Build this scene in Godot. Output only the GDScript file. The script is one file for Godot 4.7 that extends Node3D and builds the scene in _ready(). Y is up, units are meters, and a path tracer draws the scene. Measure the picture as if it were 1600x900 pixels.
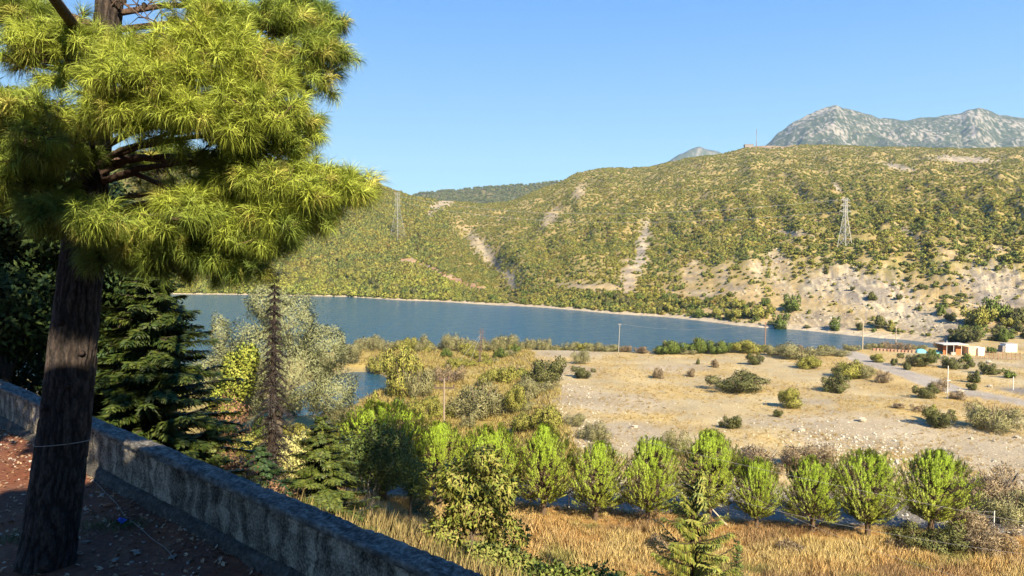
extends Node3D
# A hillside yard with a leaning pine, a parapet wall, and the valley, lake and hills beyond it.
# x is right, y is up (lake level is 0), "range" below is the distance in metres straight ahead of the terrace (-z).

const EYE := 24.0
const FOCAL := 1172.0
const YARD := 21.0

var taken := {}
var rng := RandomNumberGenerator.new()
var fbm := FastNoiseLite.new()
var fine := FastNoiseLite.new()
var ridge := FastNoiseLite.new()
var mats := {}


# ------------------------------------------------------------------ mesh building
class Shape:
	var v := PackedVector3Array()
	var n := PackedVector3Array()
	var c := PackedColorArray()
	var u := PackedVector2Array()
	var t := PackedInt32Array()

	func vert(p: Vector3, m: Vector3, col: Color, uv := Vector2.ZERO) -> int:
		v.append(p)
		n.append(m)
		c.append(col)
		u.append(uv)
		return v.size() - 1

	func face(a: Vector3, b: Vector3, d: Vector3, col: Color) -> void:
		var m := (d - a).cross(b - a).normalized()
		var k := v.size()
		vert(a, m, col)
		vert(b, m, col)
		vert(d, m, col)
		t.append(k)
		t.append(k + 1)
		t.append(k + 2)

	func quad(a: Vector3, b: Vector3, d: Vector3, e: Vector3, col: Color) -> void:
		var m := (d - a).cross(b - a).normalized()
		var k := v.size()
		vert(a, m, col, Vector2(0, 0))
		vert(b, m, col, Vector2(1, 0))
		vert(d, m, col, Vector2(1, 1))
		vert(e, m, col, Vector2(0, 1))
		for i in [0, 1, 2, 0, 2, 3]:
			t.append(k + i)

	# a pointed leaf, four corners, lit as if it faced the direction m
	func leaf(p: Vector3, dir: Vector3, side: Vector3, length: float, width: float, m: Vector3, col: Color) -> void:
		var mid := p + dir * (length * 0.45)
		var s := side * (width * 0.5)
		var k := v.size()
		v.append(p)
		v.append(mid + s)
		v.append(p + dir * length)
		v.append(mid - s)
		for i in 4:
			n.append(m)
			c.append(col)
			u.append(Vector2.ZERO)
		if side.cross(dir).dot(m) > 0.0:
			t.append_array(PackedInt32Array([k, k + 2, k + 1, k, k + 3, k + 2]))
		else:
			t.append_array(PackedInt32Array([k, k + 1, k + 2, k, k + 2, k + 3]))

	func tube(pts: Array, rads: Array, sides: int, col: Color, rough := 0.0, r: RandomNumberGenerator = null) -> void:
		var k := v.size()
		var count := pts.size()
		for i in count:
			var d: Vector3 = (pts[mini(i + 1, count - 1)] - pts[maxi(i - 1, 0)])
			d = d.normalized() if d.length() > 1e-6 else Vector3.UP
			var a := d.cross(Vector3.RIGHT if absf(d.x) < 0.8 else Vector3.FORWARD).normalized()
			var b := d.cross(a)
			for j in sides:
				var th := TAU * j / sides
				var m := a * cos(th) + b * sin(th)
				var rr: float = rads[i] * (1.0 + (r.randf_range(-rough, rough) if r else 0.0))
				vert(pts[i] + m * rr, m, col, Vector2(float(j) / sides, float(i)))
		for i in count - 1:
			for j in sides:
				var p := k + i * sides + j
				var q := k + i * sides + (j + 1) % sides
				t.append_array(PackedInt32Array([p, p + sides, q, q, p + sides, q + sides]))
		# closed ends
		for e in [0, count - 1]:
			var o := vert(pts[e], (pts[e] - pts[1 if e == 0 else count - 2]).normalized(), col)
			for j in sides:
				var p2: int = k + e * sides + j
				var q2: int = k + e * sides + (j + 1) % sides
				if e == 0:
					t.append_array(PackedInt32Array([o, p2, q2]))
				else:
					t.append_array(PackedInt32Array([o, q2, p2]))

	func box(x: Transform3D, size: Vector3, col: Color) -> void:
		var h := size * 0.5
		for ax in 3:
			for sg in [-1.0, 1.0]:
				var m := Vector3.ZERO
				m[ax] = sg
				var a := Vector3.ZERO
				a[(ax + 1) % 3] = 1.0
				var b := m.cross(a)
				var k := v.size()
				for q in [Vector2(-1, -1), Vector2(1, -1), Vector2(1, 1), Vector2(-1, 1)]:
					vert(x * ((m + a * q.x + b * q.y) * h), (x.basis * m).normalized(), col, (q + Vector2.ONE) * 0.5)
				t.append_array(PackedInt32Array([k, k + 2, k + 1, k, k + 3, k + 2]))

	func grid(p: PackedVector3Array, col: PackedColorArray, cols: int, rows: int, uv := PackedVector2Array()) -> void:
		var k := v.size()
		var flip := 1.0
		for j in rows:
			for i in cols:
				var at := j * cols + i
				var dx := p[j * cols + mini(i + 1, cols - 1)] - p[j * cols + maxi(i - 1, 0)]
				var dy := p[mini(j + 1, rows - 1) * cols + i] - p[maxi(j - 1, 0) * cols + i]
				var m := dx.cross(dy).normalized()
				v.append(p[at])
				n.append(m * flip)
				c.append(col[at])
				u.append(uv[at] if uv.size() else Vector2(p[at].x, p[at].z))
		for j in rows - 1:
			for i in cols - 1:
				var a := k + j * cols + i
				t.append_array(PackedInt32Array([a, a + cols, a + 1, a + 1, a + cols, a + cols + 1]))

	func mesh(m: Material) -> ArrayMesh:
		var arrays := []
		arrays.resize(Mesh.ARRAY_MAX)
		arrays[Mesh.ARRAY_VERTEX] = v
		arrays[Mesh.ARRAY_NORMAL] = n
		arrays[Mesh.ARRAY_COLOR] = c
		arrays[Mesh.ARRAY_TEX_UV] = u
		arrays[Mesh.ARRAY_INDEX] = t
		var am := ArrayMesh.new()
		am.add_surface_from_arrays(Mesh.PRIMITIVE_TRIANGLES, arrays)
		am.surface_set_material(0, m)
		return am


# ------------------------------------------------------------------ naming
func numbered(called: String) -> String:
	if not taken.has(called):
		taken[called] = 0
		return called
	taken[called] += 1
	return "%s_%03d" % [called, taken[called]]


func tag(o: Node3D, label: String, category: String, group := "", kind := "") -> Node3D:
	if label:
		o.set_meta("label", label)
	if category:
		o.set_meta("category", category)
	if group:
		o.set_meta("group", group)
	if kind:
		o.set_meta("kind", kind)
	return o


func thing(called: String, label: String, category: String, at := Vector3.ZERO, group := "") -> Node3D:
	var o := Node3D.new()
	o.name = numbered(called)
	add_child(o, true)
	o.position = at
	return tag(o, label, category, group)


func part(called: String, mesh: Mesh, parent: Node3D, kind := "") -> MeshInstance3D:
	var o := MeshInstance3D.new()
	o.mesh = mesh
	o.name = numbered(called) if parent == self else called
	parent.add_child(o, true)
	if kind:
		o.set_meta("kind", kind)
	return o


func again(o: Node3D, called: String, label: String, at: Vector3, turn: float, size: Vector3, group := "") -> Node3D:
	var c: Node3D = o.duplicate()
	c.name = numbered(called)
	add_child(c, true)
	c.position = at
	c.rotation = Vector3(0, turn, 0)
	c.scale = size
	tag(c, label, "", group)
	return c


func scatter(called: String, mesh: Mesh, places: Array, tints: PackedColorArray, parent: Node3D) -> MultiMeshInstance3D:
	var mm := MultiMesh.new()
	mm.transform_format = MultiMesh.TRANSFORM_3D
	mm.use_colors = true
	mm.mesh = mesh
	mm.instance_count = places.size()
	for i in places.size():
		mm.set_instance_transform(i, places[i])
		mm.set_instance_color(i, tints[i])
	var o := MultiMeshInstance3D.new()
	o.multimesh = mm
	o.name = numbered(called) if parent == self else called
	parent.add_child(o, true)
	o.set_meta("kind", "stuff")
	return o


# ------------------------------------------------------------------ materials
func srgb(r: float, g: float, b: float) -> Color:
	return Color(r, g, b).linear_to_srgb()


func noise_tex(size: int, freq: float, seed_: int, lo: Color, hi: Color, octaves := 5, normal := false, strength := 4.0, type := FastNoiseLite.TYPE_SIMPLEX_SMOOTH) -> NoiseTexture2D:
	var f := FastNoiseLite.new()
	f.seed = seed_
	f.noise_type = type
	f.frequency = freq
	f.fractal_octaves = octaves
	f.fractal_gain = 0.6
	var tx := NoiseTexture2D.new()
	tx.width = size
	tx.height = size
	tx.seamless = true
	tx.noise = f
	if normal:
		tx.as_normal_map = true
		tx.bump_strength = strength
	else:
		var g := Gradient.new()
		g.set_color(0, lo)
		g.set_color(1, hi)
		tx.color_ramp = g
	return tx


func leafy(backlight: float, rough := 0.65) -> StandardMaterial3D:
	var m := StandardMaterial3D.new()
	m.vertex_color_use_as_albedo = true
	m.roughness = rough
	m.metallic_specular = 0.3
	m.cull_mode = BaseMaterial3D.CULL_DISABLED
	m.backlight_enabled = true
	m.backlight = Color(backlight, backlight, backlight)
	return m


func coloured(rough := 0.9, metal := 0.0) -> StandardMaterial3D:
	var m := StandardMaterial3D.new()
	m.vertex_color_use_as_albedo = true
	m.roughness = rough
	m.metallic = metal
	m.metallic_specular = 0.3
	return m


func make_materials() -> void:
	mats.leaf = leafy(0.5)
	mats.needle = leafy(0.6, 0.5)
	mats.scrub = leafy(0.55, 0.85)
	mats.straw = leafy(0.5, 0.9)
	mats.plain = coloured(0.9)
	mats.metal = coloured(0.55, 0.3)
	var grain := noise_tex(512, 0.02, 11, Color(0.76, 0.74, 0.71), Color(1, 1, 1), 6)
	var bumps := noise_tex(512, 0.03, 12, Color.BLACK, Color.WHITE, 5, true, 5.0)
	var blotch := noise_tex(512, 0.008, 13, Color(0.82, 0.80, 0.77), Color(1, 1, 1), 4)
	for spec in [["soil", 0.22, 0.017, 1.2], ["far", 0.02, 0.0031, 1.0], ["yard", 0.9, 0.11, 1.5], ["rock", 0.6, 0.13, 1.2]]:
		var m := coloured(0.95)
		m.albedo_texture = grain
		m.uv1_triplanar = true
		m.uv1_world_triplanar = true
		m.uv1_scale = Vector3.ONE * spec[1]
		m.normal_enabled = true
		m.normal_texture = bumps
		m.normal_scale = spec[3]
		m.detail_enabled = true
		m.detail_albedo = blotch
		m.detail_blend_mode = BaseMaterial3D.BLEND_MODE_MUL
		m.detail_uv_layer = BaseMaterial3D.DETAIL_UV_2
		m.uv2_triplanar = true
		m.uv2_world_triplanar = true
		m.uv2_scale = Vector3.ONE * spec[2]
		mats[spec[0]] = m
	# bark: long vertical grain, in the trunk's own uv
	var bark := coloured(0.95)
	bark.albedo_texture = noise_tex(512, 0.03, 21, Color(0.45, 0.42, 0.4), Color(1, 1, 1), 5)
	bark.uv1_triplanar = true
	bark.uv1_scale = Vector3(3, 0.9, 3)
	bark.normal_enabled = true
	bark.normal_texture = bumps
	bark.normal_scale = 1.5
	mats.bark = bark
	# weathered render of the parapet: streaks that run down
	var im := Image.create(1024, 256, false, Image.FORMAT_RGB8)
	var streak := FastNoiseLite.new()
	streak.seed = 31
	streak.frequency = 0.02
	streak.fractal_octaves = 4
	var speck := FastNoiseLite.new()
	speck.seed = 32
	speck.frequency = 0.12
	speck.fractal_octaves = 3
	for y in 256:
		for x in 1024:
			var s := streak.get_noise_2d(x * 1.1 + 30.0 * speck.get_noise_2d(x * 0.1, y * 0.1), y * 0.09)
			var b := streak.get_noise_2d(x * 0.5 + 700.0, y * 0.9)
			var k := speck.get_noise_2d(x, y)
			var val := clampf(0.70 + s * 0.42 + b * 0.25 + k * 0.3, 0.16, 1.0)
			im.set_pixel(x, y, Color(val, val * 0.985, val * 0.95))
	var wall := coloured(0.95)
	wall.albedo_texture = ImageTexture.create_from_image(im)
	wall.normal_enabled = true
	wall.normal_texture = bumps
	wall.normal_scale = 0.8
	mats.wall = wall
	var rough := coloured(0.95)
	rough.albedo_texture = noise_tex(512, 0.03, 51, Color(0.30, 0.30, 0.30), Color(1, 1, 1), 6)
	rough.uv1_triplanar = true
	rough.uv1_world_triplanar = true
	rough.uv1_scale = Vector3.ONE * 1.1
	rough.normal_enabled = true
	rough.normal_texture = bumps
	rough.normal_scale = 2.0
	mats.concrete = rough
	var water := StandardMaterial3D.new()
	water.albedo_color = srgb(0.010, 0.055, 0.088)
	water.roughness = 0.28
	water.metallic_specular = 0.5
	water.normal_enabled = true
	water.normal_texture = noise_tex(512, 0.02, 41, Color.BLACK, Color.WHITE, 4, true, 6.0)
	water.normal_scale = 1.4
	water.uv1_triplanar = true
	water.uv1_world_triplanar = true
	water.uv1_scale = Vector3(0.022, 0.05, 0.06)
	var ruffle := noise_tex(512, 0.012, 43, Color(0.2, 0.2, 0.2), Color(1, 1, 1), 4)
	water.roughness_texture = ruffle
	water.roughness_texture_channel = BaseMaterial3D.TEXTURE_CHANNEL_RED
	mats.water = water


# ------------------------------------------------------------------ the lie of the land
func wall_side(x: float, d: float) -> float:   # metres beyond the inner face of the parapet
	return (x + 0.2) * 0.677 + (d - 5.04) * 0.735


func curve(at: Array, x: float) -> float:
	if x <= at[0]:
		return at[1]
	for i in range(2, at.size(), 2):
		if x <= at[i]:
			var k: float = (x - at[i - 2]) / (at[i] - at[i - 2])
			k = k * k * (3.0 - 2.0 * k) * 0.5 + k * 0.5
			return lerpf(at[i - 1], at[i + 1], k)
	return at[at.size() - 1]


const NEAR_SHORE := [-260.0, 90.0, -140.0, 98.0, -90.0, 112.0, -62.0, 150.0, -48.0, 186.0, 0.0, 186.0, 25.0, 181.0, 70.0, 184.0, 100.0, 189.0, 110.0, 194.0, 118.0, 204.0, 130.0, 226.0, 160.0, 300.0]


func plain_edge(d: float) -> float:
	return curve([60.0, 5.5, 80.0, 6.5, 92.0, 5.6, 115.0, 7.5, 150.0, 5.0, 186.0, 4.0], d)


func ground(x: float, d: float) -> float:
	var w := wall_side(x, d)
	if w < -0.3 and d < 60.0:
		return 18.6
	var plain := lerpf(5.2, 2.6, clampf((d - 62.0) / 103.0, 0.0, 1.0))
	var mound := Vector2((x - 47.0) / 9.0, (d - 92.0) / 9.0).length()
	plain += 0.9 * exp(-mound * mound)
	plain += 0.22 * fbm.get_noise_2d(x * 3.0, d * 3.0) + 0.08 * fine.get_noise_2d(x * 6.0, d * 6.0)
	var low := 1.9 + 0.7 * fbm.get_noise_2d(x * 2.0 + 90.0, d * 2.0)
	var valley := lerpf(low, plain, smoothstep(-9.0, 0.0, x - plain_edge(d)))
	var bench := 6.0 + 0.2 * fbm.get_noise_2d(x * 4.0, d * 4.0)
	if x < -14.0:
		bench = lerpf(bench, 2.5, smoothstep(-14.0, -34.0, x))
	var road := 5.45
	var row := 54.0 - (x + 9.7) * 0.196   # where the row of pines stands
	var b := lerpf(bench, road, smoothstep(2.0, 4.0, d - row))
	b = lerpf(b, valley, smoothstep(9.0, 14.0, d - row))
	var slope := 20.2 - 0.5 * w + 0.35 * fbm.get_noise_2d(x * 5.0, d * 5.0)
	var k := clampf(0.5 + 0.5 * (slope - b) / 1.6, 0.0, 1.0)
	var h := lerpf(b, slope, k) + 1.6 * k * (1.0 - k) * 0.5
	h = lerpf(h, -2.2, smoothstep(-15.0, 5.0, d - curve(NEAR_SHORE, x) + 2.0 * fbm.get_noise_2d(x * 4.0, 7.0)))
	var inlet := Vector2((x + 31.0) / 8.5, (d - 131.0) / 23.0).length()
	h = lerpf(h, -1.2, smoothstep(1.25, 0.85, inlet))
	return h


const FAR_SHORE := [-500.0, 560.0, 0.0, 500.0, 330.0, 470.0, 520.0, 446.0, 650.0, 402.0, 800.0, 360.0, 1000.0, 302.0, 1200.0, 249.0, 1400.0, 216.0, 1500.0, 199.0, 1600.0, 192.0, 2200.0, 180.0]
const HILL_CREST := [-500.0, 215.0, 0.0, 232.0, 300.0, 240.0, 450.0, 252.0, 500.0, 261.0, 540.0, 267.0, 600.0, 292.0, 650.0, 308.0, 700.0, 314.0, 750.0, 319.0, 790.0, 315.0, 860.0, 290.0, 905.0, 270.0, 940.0, 264.0, 1000.0, 262.0, 1100.0, 244.0, 1180.0, 230.0, 1290.0, 227.0, 1400.0, 231.0, 1500.0, 233.0, 1600.0, 231.0, 2200.0, 225.0]
const HILL_DEPTH := [-500.0, 760.0, 500.0, 780.0, 650.0, 820.0, 780.0, 900.0, 1000.0, 1000.0, 1300.0, 1120.0, 2200.0, 1150.0]


# the wooded hill across the lake; a is the compass column (bearing), d the range
func hill(a: float, d: float) -> float:
	var r0 := curve(FAR_SHORE, a)
	var r1 := curve(HILL_DEPTH, a)
	var crest := EYE + (400.0 - curve(HILL_CREST, a)) / FOCAL * r1
	var t := (d - r0) / (r1 - r0)
	if t < 0.0:
		return maxf(-4.0, t * 300.0)
	var h: float
	if t <= 1.0:
		h = crest * (0.93 * t + 0.07 * smoothstep(0.0, 0.12, t))
	else:
		h = crest * (1.0 - 1.3 * (t - 1.0) - 3.0 * (t - 1.0) * (t - 1.0))
	var x := (a - 800.0) / FOCAL * d
	var env := smoothstep(0.0, 0.25, t) * (1.0 - 0.75 * smoothstep(0.7, 1.0, t))
	var gully := absf(ridge.get_noise_2d(a * 0.55 + d * 0.12, d * 0.16))
	h += env * (11.0 * (gully - 0.3) + 5.0 * fbm.get_noise_2d(x * 0.6, d * 0.6))
	h += (0.5 + 1.2 * env) * fine.get_noise_2d(x * 0.25, d * 0.25) * smoothstep(0.0, 0.05, t)
	# the ravine between the left spur and the main hill
	var rav := absf(a - lerpf(800.0, 722.0, clampf((t - 0.02) / 0.55, 0.0, 1.0))) / 26.0
	h -= 13.0 * exp(-rav * rav) * smoothstep(0.0, 0.1, t) * (1.0 - smoothstep(0.55, 0.8, t))
	# the furrowed bank of rubble below the pylon
	var bank := smoothstep(1190.0, 1290.0, a) * smoothstep(0.01, 0.05, t) * (1.0 - smoothstep(0.16, 0.3, t))
	h += bank * (3.4 * (0.5 - absf(ridge.get_noise_2d(x * 3.2 + d * 1.9, d * 0.6))) + 1.6 * (0.5 - absf(ridge.get_noise_2d(x * 8.0 + d * 4.0 + 50.0, d * 2.0))) + 0.8 * fbm.get_noise_2d(x * 9.0, d * 9.0))
	return h


func column_of(x: float, d: float) -> float:
	return 800.0 + x / d * FOCAL


func spot(a: float, d: float) -> Vector3:   # a point on the near ground by compass column and range
	var x := (a - 800.0) / FOCAL * d
	return Vector3(x, ground(x, d), -d)


func hill_spot(a: float, d: float) -> Vector3:
	return Vector3((a - 800.0) / FOCAL * d, hill(a, d), -d)


func up_at(a: float, row: float, d: float) -> Vector3:   # a point in the air by compass column, height angle and range
	return Vector3((a - 800.0) / FOCAL * d, EYE + (400.0 - row) / FOCAL * d, -d)


# bare ground on the hill: [column, height row, half width, half height, lean, colour]
var bare := []


func bare_at(a: float, row: float) -> Array:
	var most := 0.0
	var col := Color(0.40, 0.31, 0.18)
	var jag := 0.75 * fine.get_noise_2d(a * 1.6, row * 2.4)
	for s in bare:
		var dx: float = a - s[0]
		var dy: float = row - s[1]
		var q := Vector2((dx * cos(s[4]) + dy * sin(s[4])) / s[2], (-dx * sin(s[4]) + dy * cos(s[4])) / s[3]).length()
		q += jag
		var k := 1.0 - smoothstep(0.45, 1.2, q)
		if k > most:
			most = k
			col = s[5]
	return [most, col]


# how densely scrub covers the hill there, 0 to 1
func cover_at(a: float, row: float, x: float, d: float) -> float:
	var k := 0.93 if a < 700.0 else lerpf(0.93, 0.84, smoothstep(700.0, 900.0, a))
	var low := smoothstep(385.0, 445.0, row) * smoothstep(900.0, 1240.0, a)
	k = lerpf(k, 0.2, low)
	k += 0.28 * fbm.get_noise_2d(x * 1.2, d * 1.2) * smoothstep(650.0, 900.0, a) + 0.4 * fine.get_noise_2d(x * 1.1, d * 1.1)
	return k


func _ready() -> void:
	# -------------------------------------------------------------- camera, sky, sun, exposure
	var cam := Camera3D.new()
	cam.name = "camera"
	cam.fov = 42.0
	cam.position = Vector3(0, EYE, 0)
	cam.rotation_degrees = Vector3(-2.44, 0, 0)
	cam.near = 0.1
	cam.far = 12000.0
	add_child(cam)
	cam.current = true
	var sky_mat := ProceduralSkyMaterial.new()
	sky_mat.sky_top_color = srgb(0.012, 0.088, 0.29)
	sky_mat.sky_horizon_color = srgb(0.215, 0.335, 0.335)
	sky_mat.sky_curve = 0.15
	sky_mat.ground_bottom_color = srgb(0.12, 0.11, 0.08)
	sky_mat.ground_horizon_color = srgb(0.28, 0.42, 0.42)
	sky_mat.ground_curve = 0.02
	sky_mat.sun_angle_max = 8.0
	sky_mat.sky_energy_multiplier = 1.0
	var sky := Sky.new()
	sky.sky_material = sky_mat
	var env := Environment.new()
	env.background_mode = Environment.BG_SKY
	env.sky = sky
	env.tonemap_mode = Environment.TONE_MAPPER_LINEAR
	env.tonemap_exposure = 3.25
	env.sdfgi_enabled = true
	env.ssao_enabled = true
	env.ssil_enabled = true
	env.fog_enabled = true
	env.fog_density = 0.000065
	env.fog_light_color = srgb(0.45, 0.68, 0.95)
	var around := WorldEnvironment.new()
	around.name = "surroundings"
	around.environment = env
	add_child(around)
	var sun := DirectionalLight3D.new()
	sun.name = "sun"
	sun.light_energy = 1.6
	sun.light_color = Color(1.0, 0.94, 0.82)
	sun.light_angular_distance = 0.5
	sun.shadow_enabled = true
	sun.basis = Basis.looking_at(-Vector3(0.314, 0.545, 0.778))
	add_child(sun)

	rng.seed = 7
	fbm.seed = 3
	fbm.frequency = 0.02
	fbm.fractal_octaves = 4
	fine.seed = 5
	fine.frequency = 0.09
	fine.fractal_octaves = 4
	ridge.seed = 9
	ridge.frequency = 0.02
	ridge.fractal_octaves = 3
	make_materials()

	build_land()
	build_hills()
	build_wall()
	build_house()
	build_scrub()
	build_near_trees()
	build_pine()
	build_row()
	build_bushes()
	build_grass()
	build_stones()
	build_poles()
	build_shed()
	build_yard_things()


# ------------------------------------------------------------------ land and water
func build_land() -> void:
	# valley floor, plain and the slope below the wall
	var cols := 330
	var rows := 250
	var p := PackedVector3Array()
	var c := PackedColorArray()
	for j in rows:
		var d := 2.5 * pow(420.0 / 2.5, float(j) / (rows - 1))
		for i in cols:
			var b := -1.25 + 2.5 * i / (cols - 1)
			var x := b * d
			var h := ground(x, d)
			p.append(Vector3(x, h, -d))
			c.append(ground_colour(x, d, h))
	var s := Shape.new()
	s.grid(p, c, cols, rows)
	part("valley_ground", s.mesh(mats.soil), self, "structure")
	# the yard inside the parapet
	p = PackedVector3Array()
	c = PackedColorArray()
	cols = 240
	rows = 200
	for j in rows:
		var w := -26.0 + 26.12 * pow(float(j) / (rows - 1), 0.6)
		for i in cols:
			var a := -26.0 + 46.0 * i / (cols - 1)
			var x := -5.75 + 0.735 * a + 0.677 * w
			var d := 10.15 - 0.677 * a + 0.735 * w
			var h := YARD + 0.035 * fbm.get_noise_2d(x * 20.0, d * 20.0) + 0.02 * fine.get_noise_2d(x * 20.0, d * 20.0) + 0.05 * smoothstep(-0.5, 0.0, w)
			p.append(Vector3(x, h, -d))
			var k := fbm.get_noise_2d(x * 30.0 + 40.0, d * 30.0)
			var q := Color(0.26, 0.095, 0.05).lerp(Color(0.17, 0.075, 0.05), clampf(0.5 + k, 0, 1))
			c.append(q.lerp(Color(0.32, 0.16, 0.09), clampf(fine.get_noise_2d(x * 40.0, d * 40.0), 0, 1)))
	s = Shape.new()
	s.grid(p, c, cols, rows)
	part("yard_ground", s.mesh(mats.yard), self, "structure")
	# one wide sheet under everything, out to the horizon
	s = Shape.new()
	s.quad(Vector3(-4500, -8, 1200), Vector3(-4500, -8, -5200), Vector3(4500, -8, -5200), Vector3(4500, -8, 1200), Color(0.2, 0.18, 0.1))
	part("outlying_land", s.mesh(mats.far), self, "structure")
	# the lake and its inlet
	s = Shape.new()
	s.quad(Vector3(-900, 0, -60), Vector3(-900, 0, -700), Vector3(420, 0, -700), Vector3(420, 0, -60), Color.WHITE)
	part("lake_water", s.mesh(mats.water), self, "structure")


func road_offset(x: float, d: float) -> float:   # metres from the middle of the dirt track on the plain
	var best := 99.0
	var at := TRACK
	for i in range(0, at.size() - 2, 2):
		var a := Vector2(at[i], at[i + 1])
		var b := Vector2(at[i + 2], at[i + 3])
		best = minf(best, Geometry2D.get_closest_point_to_segment(Vector2(x, d), a, b).distance_to(Vector2(x, d)))
	return best


const TRACK := [75.0, 168.0, 73.0, 157.0, 71.6, 152.6, 69.8, 138.6, 69.0, 130.6, 67.6, 122.0, 65.9, 113.6, 67.0, 107.0, 70.0, 99.0, 78.0, 93.0, 100.0, 88.0]


func ground_colour(x: float, d: float, h: float) -> Color:
	var n1 := fbm.get_noise_2d(x * 2.2 + 11.0, d * 2.2)
	var n2 := fine.get_noise_2d(x * 3.0, d * 3.0)
	var straw := Color(0.58, 0.44, 0.19)
	var dust := Color(0.55, 0.45, 0.255)
	var grey := Color(0.47, 0.41, 0.28)
	var rust := Color(0.40, 0.215, 0.07)
	var q := dust.lerp(straw, clampf(0.5 + n1 * 1.6, 0, 1))
	q = q.lerp(grey, clampf(n2 * 1.8, 0, 0.75))
	var w := wall_side(x, d)
	var row := 54.0 - (x + 9.7) * 0.196
	# rubble, bottom right of the plain and its left flank
	var rub := smoothstep(0.2, 0.5, fbm.get_noise_2d(x * 1.5 + 70.0, d * 1.5) + 0.45 * exp(-pow((d - 74.0) / 12.0, 2.0)) * smoothstep(8.0, 26.0, x) + 0.3 * exp(-pow((x - 12.0) / 7.0, 2.0)))
	q = q.lerp(Color(0.47, 0.41, 0.32), rub * 0.7)
	# scrubby lower ground left of the plain
	q = q.lerp(Color(0.40, 0.32, 0.10), smoothstep(2.0, -8.0, x - plain_edge(d)) * 0.8)
	# the bench of tall dry grass in front of the pines
	if d < row + 2.0 and w > 1.0:
		q = Color(0.46, 0.29, 0.11).lerp(rust, clampf(0.4 + n1 * 1.5, 0, 1))
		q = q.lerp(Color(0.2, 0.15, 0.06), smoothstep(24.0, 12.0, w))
	# gravel lane behind the pines
	var lane := smoothstep(1.6, 2.6, d - row) * (1.0 - smoothstep(9.5, 11.5, d - row))
	q = q.lerp(Color(0.20, 0.19, 0.175).lerp(Color(0.30, 0.27, 0.23), clampf(0.4 + n2, 0, 1)), lane)
	if d > 80.0:
		var off := road_offset(x, d)
		q = q.lerp(Color(0.60, 0.44, 0.18), (1.0 - smoothstep(5.0, 14.0, off)) * 0.6)
		q = q.lerp(Color(0.47, 0.43, 0.38), 1.0 - smoothstep(2.3, 3.0, off))
		q = q.lerp(Color(0.36, 0.32, 0.27), (1.0 - smoothstep(0.2, 0.5, absf(off - 0.9))) * 0.4)
		q = q.lerp(Color(0.27, 0.25, 0.235), smoothstep(72.0, 75.0, x) * smoothstep(104.0, 107.0, d) * (1.0 - smoothstep(113.0, 116.0, d)))
	if h < 1.0:
		q = q.lerp(Color(0.25, 0.22, 0.16), smoothstep(1.0, 0.0, h))
	return q


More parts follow.
